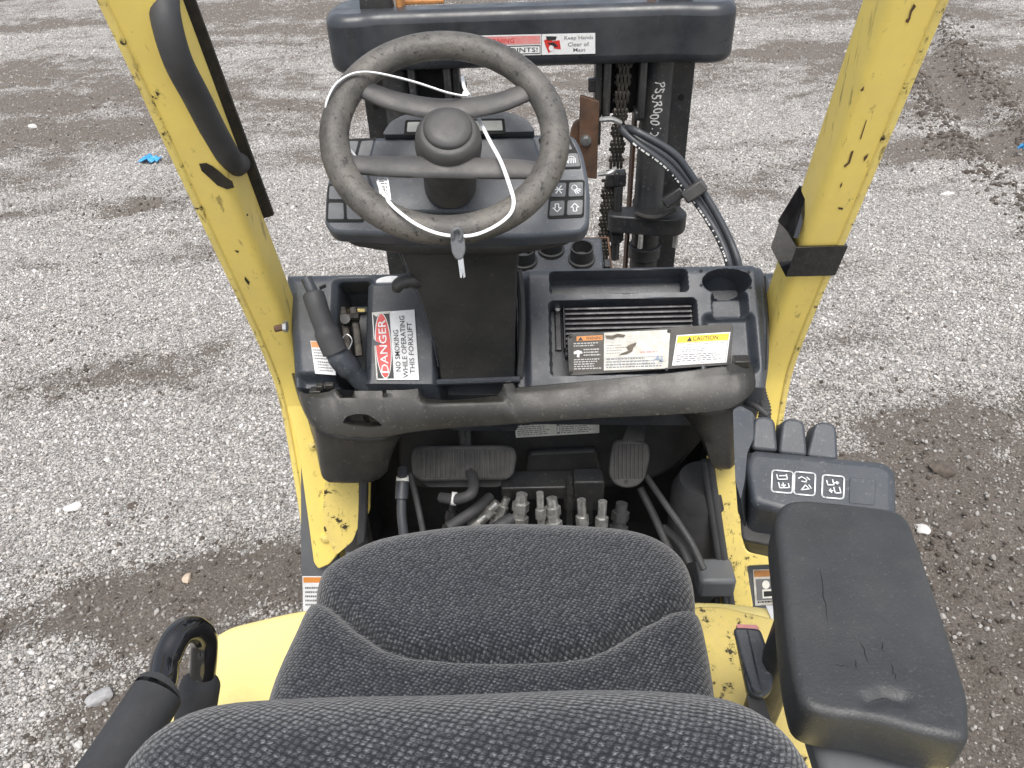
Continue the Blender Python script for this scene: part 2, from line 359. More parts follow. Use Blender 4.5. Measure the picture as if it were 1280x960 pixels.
def dirt(x, y):
    ca, sa = math.cos(.10), math.sin(.10); u = x*ca+y*sa; v = -x*sa+y*ca
    d = .37 + .10*sst(3, 6, y) + .06*sst(2.6, 1.4, y) + 1.25*(fbm(u*.45, v*1.7, 3, 5)-.5) + .95*(fbm(u*2.2, v*4.6, 9, 4)-.5) + .6*(fbm(u*14, v*16, 29, 3)-.5)
    wx = x + .55*(fbm(x*1.6, y*1.6, 51, 4)-.5) + .22*(fbm(x*7, y*7, 52, 3)-.5); wy = y + .40*(fbm(x*1.6, y*1.6, 61, 4)-.5) + .2*(fbm(x*7, y*7, 62, 3)-.5)
    for L, s in ((MUD, 1), (PALE, -1)):
        for px, py, rx, ry, w in L:
            cx, cy = G(px, py); x, y = wx, wy; q = ((x-cx)/rx)**2 + ((y-cy)/ry)**2; d = d + s*w*np.exp(-q*1.1)
    return d
def rutd(x, y):
    best = np.full_like(x, 9.)
    for i in range(len(RUT)-1):
        a, b = np.array(RUT[i]), np.array(RUT[i+1]); ab = b-a; t = np.clip(((x-a[0])*ab[0]+(y-a[1])*ab[1])/(ab@ab), 0, 1)
        best = np.minimum(best, np.hypot(x-a[0]-ab[0]*t, y-a[1]-ab[1]*t))
    return best
def gheight(x, y):
    near = np.exp(-(np.hypot(x, y-3)/14)**4)
    d = dirt(x, y); r = rutd(x, y)
    z = .07*(fbm(x*.5, y*.8, 21, 4)-.5) + .045*(fbm(x*2.2+3, y*4.2, 5, 5)-.5) + .030*(fbm(x*9, y*12, 7, 4)-.5)*(.5+sst(.3, .7, d)*1.4)
    z = z + .012*(fbm(x*28, y*30, 8, 2)-.5)
    z = z - .05*np.exp(-(r/.13)**2) + .035*np.exp(-((r-.26)/.09)**2)*(.4+fbm(x*6, y*6, 41, 3))
    for px, py, rx, ry, w in ((1180, 600, .25, .22, .9), (1215, 690, .25, .28, .7), (1250, 850, .3, .3, .8), (230, 900, .28, .2, .5)):
        cx, cy = G(px, py); z = z + w*.05*np.exp(-(((x-cx)/rx)**2+((y-cy)/ry)**2))*(fbm(x*16, y*16, 77, 4)*2-.7)
    for x0, y0, x1, y1, dp in ((1170, 212, 1280, 218, .03), (900, 60, 1000, 62, .02), (700+490, 352, 1260, 362, .025), (0, 100, 120, 118, .02), (60, 285, 190, 262, .03), (200, 285, 270, 278, .02)):
        a, b = np.array(G(x0, y0)), np.array(G(x1, y1)); ab = b-a; t = np.clip(((x-a[0])*ab[0]+(y-a[1])*ab[1])/(ab@ab), 0, 1)
        q = np.hypot(x-a[0]-ab[0]*t, (y-a[1]-ab[1]*t)); z = z - dp*np.exp(-(q/.05)**2) + dp*.8*np.exp(-((q-.12)/.06)**2)
    return z*near
def axis(lo, hi, step, far):
    a = np.arange(lo, hi+1e-6, step); ext = []; s = step; p = hi
    while p < far: s *= 1.35; p += s; ext.append(p)
    e2 = []; s = step; p = lo
    while p > -far: s *= 1.35; p -= s; e2.append(p)
    return np.array(e2[::-1]+list(a)+ext)
gx = axis(-6.5, 6.0, .03, 300); gy = axis(.5, 10.8, .03, 300)
X, Y = np.meshgrid(gx, gy); Z = gheight(X, Y); DD = dirt(X, Y); nx, ny = len(gx), len(gy)
me = bpy.data.meshes.new('ground'); me.vertices.add(nx*ny); me.vertices.foreach_set('co', np.stack([X, Y, Z], -1).ravel().astype(np.float32))
ii = (np.arange(ny-1)[:, None]*nx + np.arange(nx-1)[None]).ravel(); quads = np.stack([ii, ii+1, ii+1+nx, ii+nx], -1)
me.loops.add(quads.size); me.loops.foreach_set('vertex_index', quads.ravel().astype(np.int32)); me.polygons.add(len(quads))
me.polygons.foreach_set('loop_start', np.arange(0, quads.size, 4).astype(np.int32)); me.update(); me.validate()
me.polygons.foreach_set('use_smooth', [True]*len(me.polygons))
at = me.attributes.new('mud', 'FLOAT', 'POINT'); at.data.foreach_set('value', np.clip(DD, 0, 1).ravel().astype(np.float32))
ground = bpy.data.objects.new('ground', me); COL.objects.link(ground); tag(ground, kind='structure')

def ground_mat():
    m = bpy.data.materials.new('packed_gravel'); m.use_nodes = True; n = m.node_tree.nodes; l = m.node_tree.links; bs = n['Principled BSDF']
    pos = n.new('ShaderNodeNewGeometry').outputs['Position']
    a = n.new('ShaderNodeAttribute'); a.attribute_name = 'mud'
    def nz(s, d=4, r=.6): t = n.new('ShaderNodeTexNoise'); t.inputs['Scale'].default_value = s; t.inputs['Detail'].default_value = d; t.inputs['Roughness'].default_value = r; l.new(pos, t.inputs['Vector']); return t.outputs['Fac']
    def rg(f, x0, x1, y0=0, y1=1):
        r = n.new('ShaderNodeMapRange'); l.new(f, r.inputs[0])
        for i, v in enumerate((x0, x1, y0, y1)): r.inputs[i+1].default_value = v
        return r.outputs[0]
    def mth(op, x, y):
        k = n.new('ShaderNodeMath'); k.operation = op
        for i, v in enumerate((x, y)):
            if hasattr(v, 'links'): l.new(v, k.inputs[i])
            else: k.inputs[i].default_value = v
        return k.outputs[0]
    def mix(f, x, y):
        k = n.new('ShaderNodeMix'); k.data_type = 'RGBA'; l.new(f, k.inputs[0])
        for v, i in ((x, 6), (y, 7)):
            if hasattr(v, 'links'): l.new(v, k.inputs[i])
            else: k.inputs[i].default_value = (*v, 1)
        return k.outputs[2]
    def vor(s):
        v = n.new('ShaderNodeTexVoronoi'); v.inputs['Scale'].default_value = s; l.new(pos, v.inputs['Vector']); return v
    mud = rg(mth('ADD', a.outputs['Fac'], mth('MULTIPLY', mth('SUBTRACT', nz(22, 6, .7), .5), .5)), .24, .74)
    v1, v2 = vor(95), vor(190)
    def stones(v):
        r = n.new('ShaderNodeValToRGB'); e = r.color_ramp; e.interpolation = 'LINEAR'
        e.elements[0].position = 0; e.elements[0].color = (.24, .23, .215, 1); e.elements[1].position = 1; e.elements[1].color = (.68, .67, .65, 1)
        for p, c in ((.3, (.36, .35, .33)), (.55, (.50, .485, .465)), (.75, (.58, .55, .51))): q = e.elements.new(p); q.color = (*c, 1)
        s = n.new('ShaderNodeSeparateColor'); l.new(v.outputs['Color'], s.inputs[0]); l.new(s.outputs[0], r.inputs[0]); return r.outputs[0], s.outputs[1]
    c1, k1 = stones(v1); c2, k2 = stones(v2)
    mudc = mix(rg(nz(140, 8, .8), .36, .64), (.052, .044, .037), (.215, .19, .165))
    # small stones show where mud is thin; each cell sinks or shows by its own number
    show2 = rg(mth('SUBTRACT', k2, mth('MULTIPLY', mud, 1.05)), -.12, .0)
    show1 = rg(mth('SUBTRACT', k1, mth('ADD', mth('MULTIPLY', mud, .8), .28)), -.1, .02)
    gap2 = rg(v2.outputs['Distance'], .45, .75, 1, .0); gap1 = rg(v1.outputs['Distance'], .45, .7, 1, 0)
    f2 = mth('MULTIPLY', show2, gap2); f1 = mth('MULTIPLY', show1, gap1)
    col = mix(f1, mix(f2, mudc, c2), c1)
    l.new(col, bs.inputs['Base Color']); bs.inputs['Roughness'].default_value = .9; bs.inputs['Specular IOR Level'].default_value = .25
    h = mth('ADD', mth('ADD', mth('MULTIPLY', f2, .5), mth('MULTIPLY', f1, 1.)), mth('MULTIPLY', nz(70, 10, .8), 1.3))
    b = n.new('ShaderNodeBump'); b.inputs['Strength'].default_value = 1; b.inputs['Distance'].default_value = .007; l.new(h, b.inputs['Height']); l.new(b.outputs[0], bs.inputs['Normal'])
    return m
me.materials.append(ground_mat())

# loose gravel lying on the yard: real stones, one mass nobody could count
def pebbles():
    pts = []
    for x0, x1, y0, y1, dens, s0, s1 in ((-3.4, 3.2, .7, 3.6, 7000, .0024, .0072), (-5.0, 4.6, 3.6, 6.2, 3000, .0032, .0080), (-6.4, 5.9, 6.2, 10.6, 1100, .0048, .0098), (-2.6, 2.6, .7, 4.2, 70, .007, .0125), (-6, 5.5, 4.2, 10, 18, .010, .016)):
        N = int((x1-x0)*(y1-y0)*dens); x = rng.uniform(x0, x1, N); y = rng.uniform(y0, y1, N)
        keep = (np.abs(x) < .62*y+.85)
        keep &= ~((np.abs(x) < .42) & (y < 2.0))
        dd = dirt(x, y); keep &= rng.random(N) < 1.02-sst(.28, .85, dd)*.72
        x, y, dd = x[keep], y[keep], dd[keep]; s = s0+(s1-s0)*rng.random(len(x))**2.0
        pts.append((x, y, s, np.clip(rng.random(len(x))*(1-.66*sst(.18, .80, dd)), .09, 1)))
    for px, py, rx, ry, w in MUD:                       # crumbs of dark mud where the ground is churned
        cx, cy = G(px, py); N = int(w*2600*rx*ry**.5); a = rng.uniform(0, 6.28, N); q = np.sqrt(rng.random(N))*1.3
        x, y = cx+np.cos(a)*q*rx, cy+np.sin(a)*q*ry; pts.append((x, y, .0025+.009*rng.random(N)**3, rng.random(N)*.07))
    for (ax, ay), (bx, by) in zip(RUT, RUT[1:]):
        N = 900; t = rng.random(N); sd = rng.choice((-1, 1), N)*rng.normal(.26, .09, N); L_ = math.hypot(bx-ax, by-ay)
        pts.append((ax+(bx-ax)*t-(by-ay)/L_*sd, ay+(by-ay)*t+(bx-ax)/L_*sd, .004+.020*rng.random(N)**4, rng.random(N)*.07))
    x, y, s, tone = (np.concatenate(k) for k in zip(*pts)); z = gheight(x, y)+s*np.where(tone < .08, -.15, .25); n = len(x)
    me = bpy.data.meshes.new('gravel'); me.vertices.add(n); me.vertices.foreach_set('co', np.stack([x, y, z], -1).ravel().astype(np.float32))
    for nm, ty, dat in (('rot', 'FLOAT_VECTOR', rng.uniform(0, 6.28, (n, 3))), ('scl', 'FLOAT_VECTOR', s[:, None]*rng.uniform((.75, .75, .5), (1.35, 1.1, .95), (n, 3))), ('tone', 'FLOAT', tone)):
        a = me.attributes.new(nm, ty, 'POINT'); a.data.foreach_set('vector' if ty != 'FLOAT' else 'value', dat.ravel().astype(np.float32))
    ob = bpy.data.objects.new('gravel', me); COL.objects.link(ob)
    m = bpy.data.materials.new('gravel_stone'); m.use_nodes = True; nn = m.node_tree.nodes; l = m.node_tree.links; bs = nn['Principled BSDF']
    a = nn.new('ShaderNodeAttribute'); a.attribute_type = 'INSTANCER'; a.attribute_name = 'tone'
    r = nn.new('ShaderNodeValToRGB'); e = r.color_ramp; e.elements[0].color = (.070, .058, .049, 1); e.elements[1].color = (.74, .73, .71, 1)
    for p, c in ((.075, (.10, .085, .072)), (.09, (.22, .205, .19)), (.3, (.35, .335, .315)), (.55, (.43, .413, .39)), (.7, (.47, .44, .405)), (.9, (.57, .56, .545))): q = e.elements.new(p); q.color = (*c, 1)
    l.new(a.outputs['Fac'], r.inputs[0]); l.new(r.outputs[0], bs.inputs['Base Color']); bs.inputs['Roughness'].default_value = .85; bs.inputs['Specular IOR Level'].default_value = .3
    ng = bpy.data.node_groups.new('scatter', 'GeometryNodeTree')
    ng.interface.new_socket('Geometry', in_out='INPUT', socket_type='NodeSocketGeometry'); ng.interface.new_socket('Geometry', in_out='OUTPUT', socket_type='NodeSocketGeometry')
    N = ng.nodes; L = ng.links; gi = N.new('NodeGroupInput'); go = N.new('NodeGroupOutput')
    ico = N.new('GeometryNodeMeshIcoSphere'); ico.inputs['Radius'].default_value = 1; ico.inputs['Subdivisions'].default_value = 2
    sp = N.new('GeometryNodeSetPosition'); nz = N.new('ShaderNodeTexNoise'); nz.inputs['Scale'].default_value = 1.1; nz.inputs['Detail'].default_value = 2
    vs = N.new('ShaderNodeVectorMath'); vs.operation = 'SUBTRACT'; vs.inputs[1].default_value = (.5, .5, .5); L.new(nz.outputs['Color'], vs.inputs[0])
    vm = N.new('ShaderNodeVectorMath'); vm.operation = 'SCALE'; vm.inputs['Scale'].default_value = 1.1; L.new(vs.outputs[0], vm.inputs[0])
    L.new(ico.outputs['Mesh'], sp.inputs['Geometry']); L.new(vm.outputs[0], sp.inputs['Offset'])
    sm = N.new('GeometryNodeSetMaterial'); sm.inputs['Material'].default_value = m; L.new(sp.outputs[0], sm.inputs[0])
    ip = N.new('GeometryNodeInstanceOnPoints'); mp = N.new('GeometryNodeMeshToPoints')
    L.new(gi.outputs[0], mp.inputs[0]); L.new(mp.outputs[0], ip.inputs['Points']); L.new(sm.outputs[0], ip.inputs['Instance'])
    for nm, sk in (('rot', 'Rotation'), ('scl', 'Scale')):
        na = N.new('GeometryNodeInputNamedAttribute'); na.data_type = 'FLOAT_VECTOR'; na.inputs['Name'].default_value = nm; L.new(na.outputs['Attribute'], ip.inputs[sk])
    L.new(ip.outputs[0], go.inputs[0]); md = ob.modifiers.new('scatter', 'NODES'); md.node_group = ng
    me.materials.append(m); tag(ob, 'loose pale crushed gravel scattered over the whole yard', 'gravel', kind='stuff')
    print('pebbles', n)
pebbles()
def stone(name, px, py, size, m, label, cat, seed, dz=.25):
    if m == 'clod': size = tuple(k*.75 for k in size); dz = -.05
    x, y = G(px, py); r = random.Random(seed); bm = bmesh.new(); bmesh.ops.create_icosphere(bm, subdivisions=3, radius=1)
    pl = [(V((r.gauss(0, 1), r.gauss(0, 1), r.gauss(0, 1))).normalized(), .55+.35*r.random()) for _ in range(9)]
    for v in bm.verts:
        for nn, dd in pl:
            e = v.co.dot(nn)-dd
            if e > 0: v.co -= nn*e*.9
        q = v.co; v.co = q*(1+.10*(math.sin(q.x*5+seed)+math.sin(q.y*7+seed*2)+math.sin(q.z*6))*.5)
        v.co = V((v.co.x*size[0], v.co.y*size[1], v.co.z*size[2]))
    me = bpy.data.meshes.new(name); bm.to_mesh(me); bm.free(); me.materials.append(MATS[m])
    me.polygons.foreach_set('use_smooth', [True]*len(me.polygons)); me.set_sharp_from_angle(angle=R_(28))
    ob = bpy.data.objects.new(name, me); COL.objects.link(ob); z = float(gheight(np.array([x]), np.array([y]))[0])
    ob.location = (x, y, z+size[2]*dz); ob.rotation_euler = (0, 0, r.random()*6); tag(ob, label, cat, 'larger stones and clods lying on the gravel')
stone('stone', 1184, 242, (.045, .022, .018), 'stone_pale', 'flat white stone lying alone right of the right yellow pillar', 'stone', 1)
stone('stone', 235, 725, (.022, .016, .013), 'stone_tan', 'tan stone in dark mud left of the yellow step plate', 'stone', 2)
stone('stone', 128, 878, (.036, .028, .016), 'stone_grey', 'flat grey stone left of the black foam sleeves', 'stone', 3)
stone('stone', 90, 632, (.030, .022, .014), 'stone_pale', 'wide pale stone in bright gravel at far left, level with the pedals', 'stone', 4)
stone('stone', 40, 157, (.05, .03, .02), 'stone_pale', 'pale stone at far left, beyond the blue scrap', 'stone', 5)
stone('stone', 135, 575, (.018, .014, .012), 'stone_pale', 'small pale stone left of the yellow pillar foot, level with the brake pedal', 'stone', 6)
stone('stone', 98, 932, (.014, .011, .010), 'stone_pale', 'small white stone nearest the bottom left corner', 'stone', 7)
stone('stone', 1150, 668, (.030, .022, .014), 'stone_pale', 'pale stone right of the armrest pad top', 'stone', 13)
stone('mud_clod', 1172, 600, (.060, .048, .030), 'clod', 'large dark brown clod of mud right of the lever console', 'clod', 8)
stone('mud_clod', 1205, 665, (.045, .034, .022), 'clod', 'smaller dark mud clod right of the armrest, below the large clod', 'clod', 9)
stone('mud_clod', 1198, 60, (.10, .08, .04), 'clod', 'dark clod beside the wheel rut in the top right corner', 'clod', 10)
stone('mud_clod', 1205, 95, (.08, .06, .035), 'clod', 'lumpy dark clod on the rut edge, lower of the two at top right', 'clod', 11)
stone('mud_clod', 165, 630, (.030, .022, .014), 'clod', 'small brown clod in pale gravel left of the yellow pillar', 'clod', 12)
# crumpled blue scrap
def scrap(px, py, s, label, seed):
    c = U(px, py, z=.012); r = random.Random(seed); mb = MB(); n = 9
    h = [[r.random() for _ in range(n)] for _ in range(n)]
    mb.grid(lambda i, j: c+V(((i-4)/4*s+.012*(h[j][i]-.5), (j-4)/4*s*.6+.01*h[i][j], h[j][i]*.035*(1.2-abs(i-4)/5))), n, n)
    o = mb.build('plastic_scrap', 'blue_scrap', smooth=60, solid=.0008); tag(o, label, 'litter')
scrap(187, 201, .068, 'crumpled bright blue plastic scrap on the gravel at left', 3)
scrap(1277, 186, .022, 'small blue plastic scrap in the rut at the right edge', 8)

# ================================================================== the forklift
truck = empty('forklift', (0, .6, 0))
tag(truck, 'yellow counterbalance forklift seen from behind its seat, with black mast and dashboard', 'forklift')
XC = .005

# ---- front pillars of the overhead guard
def pillar(sx):
    path = [(.865, 2.02), (.952, 1.735), (1.055, 1.396), (1.140, 1.11), (1.150, .98), (1.115, .80), (1.070, .62), (1.07, .40)]
    mb = MB(); rings = []
    pts = spline([V((0, y, z)) for y, z in path], 6)
    for i, p in enumerate(pts):
        t = (pts[min(i+1, len(pts)-1)]-pts[max(i-1, 0)]).normalized(); f = V((0, -t.z, t.y))       # f: forward, across the path
        if f.y < 0: f = -f
        w = .058 + .006*max(0, (p.z-1.2)/.6)
        prof = rpoly([(-.475, .0), (-.475+w, 0), (-.475+w+.004, .066), (-.475+.004, .066)], [.004, .014, .010, .006], 4)
        rings.append([V((sx*a, p.y, p.z)) + f*b for a, b in prof])
    mb.loft(rings)
    o = mb.build('front_pillar', 'yellow', truck, smooth=45)
    # folded lip along the outer edge
    lp = MB(); rr = []
    for i, p in enumerate(pts):
        t = (pts[min(i+1, len(pts)-1)]-pts[max(i-1, 0)]).normalized(); f = V((0, -t.z, t.y)); f = -f if f.y < 0 else f
        rr.append([V((sx*a, p.y, p.z)) + f*b for a, b in ((-.479, -.003), (-.467, -.003), (-.467, .004), (-.479, .004))])
    lp.loft(rr); lp.build('edge_lip', 'yellow_worn', o, bevel=.003)
    return o, pts
pL, ppts = pillar(1)     # left: x negative
pR, _ = pillar(-1)
def on_pillar(sx, z, a, off):
    """point on the rear face: a from the outer edge inward, off towards the seat"""
    for p, q in zip(ppts, ppts[1:]):
        if q.z <= z <= p.z:
            k = (p.z-z)/(p.z-q.z); c = p.lerp(q, k); t = (q-p).normalized(); f = V((0, -t.z, t.y)); f = -f if f.y < 0 else f
            return V((sx*(-.475+a), c.y, c.z)) - f*off
# rubber gutter along the inner front edge of the left pillar
g = MB(); rr = []
for i in range(15):
    z = 1.99-i*.62/14; c = on_pillar(1, z, .060, -.062); rr.append([c+V(d) for d in ((0, 0, 0), (.014+.002*random.random(), .010, 0), (.014, .018, 0), (0, .018, 0))])
g.loft(rr); g.build('rubber_gutter', 'rust', pL, smooth=0)
MATS['rust_dark'] = mat('rust_dark', (.022, .018, .012), .8, var=.5, vscale=40, bump=.5, bscale=200)
bpy.data.objects['rubber_gutter'].data.materials[0] = MATS['rust_dark']
# bare patch where paint broke off below the grab handle
def patch(parent, sx, pts, name='paint_chip', m='rust_dark'):
    mb = MB(); mb.add([on_pillar(sx, z, a, .0012) for a, z in pts], [tuple(range(len(pts)))]); return mb.build(name, m, parent, smooth=0)
def chip_at(parent, sx, pxs, name='paint_chip', m='rust_dark'):
    pts = []
    for px, py in pxs:                       # sight each corner on the rear face
        best = None
        for k in range(400):
            z = 1.95-k*.003
            for_face = on_pillar(sx, z, 0, 0)
            if for_face is None: continue
            p = U(px, py, y=for_face.y)
            if best is None or abs(p.z-z) < best[0]: best = (abs(p.z-z), p, z)
        pts.append((sx*best[1].x+.475, best[1].z))
    if sx < 0:
        ca, cz = sum(p[0] for p in pts)/len(pts), sum(p[1] for p in pts)/len(pts); pts = [(ca+(a-ca)*.6, cz+(z-cz)*.85) for a, z in pts]
    return patch(parent, sx, pts, name, m)
chip_at(pL, 1, [(249, 204), (258, 203), (266, 207), (275, 214), (282, 220), (291, 226), (293, 234), (284, 236), (272, 231), (262, 222), (252, 213)])
for q in ([(1142, 2), (1147, 6), (1140, 14), (1137, 26), (1133, 27), (1136, 12)], [(1131, 23), (1140, 21), (1136, 29), (1130, 27)],
          [(1064, 187), (1069, 185), (1064, 204), (1054, 211), (1052, 207), (1060, 203)], [(1074, 112), (1081, 106), (1080, 113), (1075, 114)],
          [(1078, 196), (1087, 190), (1085, 196), (1079, 203)], [(1082, 148), (1084, 147), (1076, 176), (1074, 175)], [(1049, 231), (1053, 226), (1053, 231), (1050, 236)], [(1045, 258), (1056, 259), (1055, 262), (1046, 261)]):
    chip_at(pR, -1, q, 'paint_chip', 'rust')
for q in ([(308, 270), (311, 268), (309, 266)], [(293, 312), (299, 313), (297, 316)], [(306, 345), (312, 352), (311, 356), (306, 349)]):
    chip_at(pL, 1, q)
# grab handle on the left pillar
pts = [U(206, -60, x=-.42), U(205, -20, x=-.418), U(207, 22, x=-.412), U(222, 75, x=-.412), U(245, 120, x=-.412), U(268, 165, x=-.412), U(283, 192, x=-.410), U(292, 205, x=-.415), U(299, 200, x=-.424), U(296, 180, x=-.431), U(287, 158, x=-.434), U(277, 138, x=-.436)]
MB().tube(spline(pts, 6), [.0172]*43+[.0175]*10+[.015]*14, 18).build('grab_handle', 'rubber', truck, smooth=60)
# steel band bracket around the right pillar
zb0, zb1 = 1.335, 1.285
def band():
    mb = MB(); rings = []
    for k, (z, e) in enumerate(((1.345, .002), (1.345, .007), (1.284, .007), (1.284, .002))):
        c = on_pillar(-1, z, 0, 0); w = .066
        rings.append([c + V(d) for d in ((e, -e, 0), (-w-e*.6, -e, 0), (-w-e*.6-.006, .070, .012), (e, .070, 0))])
    mb.loft(rings+[rings[0]], caps=False)
    o = mb.build('pillar_band', 'gloss_black', truck, bevel=.003, smooth=30)
    st = MB(); a = on_pillar(-1, 1.35, .066, -.03); b = on_pillar(-1, 1.405, .058, -.05)
    st.loft([[a+V(d) for d in ((-.010, -.03, 0), (-.018, .03, .0), (-.010, .03, 0), (-.003, -.03, 0))], [b+V(d) for d in ((-.002, -.005, 0), (-.006, .02, .0), (-.002, .02, 0), (.004, -.005, 0))]])
    st.build('band_strap', 'gloss_black', o, smooth=30)
band()

# ---- mast
MT = Fr((XC, 1.70, 1.50), (0, -1, .03))
def mast():
    mb = MB()
    # header bar with wrap-around ends, drawn from above
    F = Fr((XC, 1.70, 1.446), (0, 0, 1))
    for_sx = [(-.305, .0), (-.335, -.016), (-.375, -.020), (-.408, .0), (-.420, .06), (-.410, .14), (-.38, .175), (-.34, .17), (-.315, .10), (-.30, .085)]
    out = for_sx + [(-a+(.016 if a < -.31 else 0), b) for a, b in for_sx[::-1]]
    mb.prism(F, rpoly(out, .03, 4), 0, .117)
    hd = mb.build('mast', 'crossbar_paint', truck, bevel=.022, seg=4, smooth=45)
    lug = MB()
    for sx in (-1, 1):
        lug.box((XC+sx*.30, 1.765, 1.60), (.05, .03, .12)); lug.box((XC+sx*.345, 1.775, 1.585), (.05, .03, .07))
    for sx in (-1, 1):
        q = MB(); q.prism(Fr((XC+sx*.31, 1.765, 1.545), (0, -1, 0)), rpoly([(-.035, 0), (.035, 0), (.03, .06), (.0, .085), (-.03, .07)], .012), -.02, .02); q.build('header_lug', 'black_steel', hd, bevel=.004)
        q = MB(); q.box((XC+sx*.262, 1.775, 1.585), (.014, .05, .11)); q.build('rusty_ear', 'rust_orange', hd, bevel=.004)
    q = MB(); q.box((XC-.215, 1.80, 1.563), (.085, .02, .008)); q.build('rusty_ear', 'rust_orange', hd, bevel=.002)
    q = MB(); q.box((XC+.255, 1.80, 1.563), (.10, .02, .008)); q.build('rusty_ear', 'rust_orange', hd, bevel=.002)
    for sx in (-1, 1):
        q = MB(); q.box((XC+sx*.345, 1.79, .83), (.048, .012, 1.28)); q.box((XC+sx*.362, 1.82, .83), (.012, .07, 1.28)); q.box((XC+sx*.345, 1.85, .83), (.048, .012, 1.28))
        u = q.build('mast_channel', 'black_steel', hd, bevel=.002)
        hole = MB(); hole.lathe(Fr((XC+sx*.345, 1.7835, 1.352), (0, -1, 0)), 0, 0, [(.007, 0), (.007, .001)], 14); hole.build('bolt_hole', 'void', hd)
        CF = Fr((XC+sx*.286, 1.765, 0), (0, 0, 1))
        MB().lathe(CF, 0, 0, [(.034, .2), (.034, 1.06)], 28).build('lift_cylinder', 'black_steel', hd)
        MB().lathe(CF, 0, 0, [(.0375, 1.06), (.0375, 1.115), (.034, 1.12), (.034, 1.46)], 28).build('lift_cylinder', 'black_steel', hd)
        MB().lathe(CF, 0, 0, [(.040, .965), (.040, 1.0)], 28).build('cylinder_collar', 'black_steel', hd, bevel=.003)
        q = MB(); q.box((XC+sx*.2455, 1.80, .9), (.006, .05, 1.14)); q.build('rusty_rail', 'rust', hd)
        # chain frame hanging below the header
        q = MB()
        for xx in (.172, .248): q.box((XC+sx*xx, 1.745, 1.39), (.016, .055, .13))
        q.box((XC+sx*.21, 1.745, 1.333), (.060, .05, .022)) if sx < 0 else q.box((XC+sx*.245, 1.745, 1.333), (.022, .05, .022))
        q.build('chain_frame', 'black_steel', hd, bevel=.005)
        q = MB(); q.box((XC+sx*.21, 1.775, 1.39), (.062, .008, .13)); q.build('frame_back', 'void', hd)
        q = MB(); q.box((XC+sx*.155, 1.76, 1.36), (.016, .05, .19)); q.box((XC+sx*.143, 1.75, 1.395), (.02, .02, .028)); q.build('hanger', 'black_steel', hd, bevel=.003)
    # leaf chain: alternating plate packs on pins
    lk = MB()
    for dx in (-.012, -.004, .004, .012): lk.prism(Fr((dx, 0, 0), (1, 0, 0), (0, 1, 0)), rpoly([(-.008, -.0145), (.008, -.0145), (.008, .0145), (-.008, .0145)], .007, 3), -.0028, .0028)
    lk2 = MB()
    for dx in (-.008, 0, .008): lk2.prism(Fr((dx, 0, 0), (1, 0, 0), (0, 1, 0)), rpoly([(-.007, -.0135), (.007, -.0135), (.007, .0135), (-.007, .0135)], .006, 3), -.003, .003)
    lk2.box((0, 0, -.0125), (.036, .006, .006)); lk2.box((0, 0, .0125), (.036, .006, .006))
    mat('chain_steel', (.035, .032, .028), .5, metal=.5, var=.4, vscale=60, dust=(.09, .075, .06), dust_amt=.6, dust_scale=60)
    first = [None, None]
    for sx in (1, -1):
        for i in range(26 if sx > 0 else 0):
            w = V((XC+sx*.208-.0006*i, 1.738, 1.445-i*.0185)); k = i % 2
            if 13 <= i <= 14: continue
            w.x -= .012 if i > 14 else 0
            if first[k] is None: first[k] = (lk, lk2)[k].build('chain_link', 'chain_steel', hd, smooth=30, origin=(0, 0, 0)); place(first[k], w, hd)
            else: clone(first[k], w, hd)
    # chain anchor and bolts
    q = MB(); q.box((XC+.202, 1.738, 1.185), (.046, .03, .034)); q.box((XC+.202, 1.722, 1.19), (.012, .012, .034)); q.build('chain_anchor', 'black_steel', hd, bevel=.004)
    MB().lathe(Fr((XC+.208, 1.728, 0), (0, 0, 1)), 0, 0, [(.011, .98), (.011, 1.17)], 14).build('anchor_bolt', 'zinc', hd).data.materials[0] = MATS['black_steel']
    MB().lathe(Fr((XC+.208, 1.728, 0), (0, 0, 1)), 0, 0, [(.019, 1.03), (.019, 1.052)], 6).build('anchor_nut', 'black_steel', hd, smooth=20)
    # cross bracket that holds chain bolt and cylinder
    q = MB(); q.prism(Fr((XC, 1.70, 1.065), (0, 0, 1)), rpoly([(.185, -.0), (.30, -.028), (.35, -.03), (.372, .0), (.36, .05), (.185, .05)], .015), 0, .044)
    q.build('cylinder_bracket', 'black_steel', hd, bevel=.004)
    for dx in (.262, .345):
        MB().lathe(Fr((XC+dx, 1.685, 0), (0, 0, 1)), 0, 0, [(.006, 1.03), (.006, 1.066)], 8).build('bracket_bolt', 'zinc', hd)
    q = MB(); q.tube(spline([V((XC+.245, 1.685, 1.12)), V((XC+.27, 1.672, 1.116)), V((XC+.30, 1.668, 1.118)), V((XC+.335, 1.68, 1.13))], 5), .0055, 8); q.build('retaining_wire', 'panel_dusty', hd)
    # rusty bracket plate with bolt and sheave behind it
    q = MB(); q.prism(Fr((XC+.128, 1.725, 1.29), (0, -1, 0)), rpoly([(-.016, -.09), (.028, -.098), (.028, .078), (-.014, .092)], .004), -.008, .008); q.build('bracket_plate', 'rust', hd, bevel=.002)
    q = MB(); q.prism(Fr((XC+.118, 1.737, 1.275), (0, -1, 0)), rpoly([(-.03, -.035), (.02, -.06), (.02, .06), (-.02, .045)], .018), -.006, .006); q.build('bracket_plate', 'rust', hd, bevel=.002)
    F2 = Fr((XC+.128, 1.717, 1.285), (0, -1, 0)); MB().lathe(F2, 0, 0, [(.0125, 0), (.0125, .005)], 18).lathe(F2, 0, 0, [(.0085, .005), (.0085, .012)], 6).build('bracket_bolt', 'steel_bolt', hd)
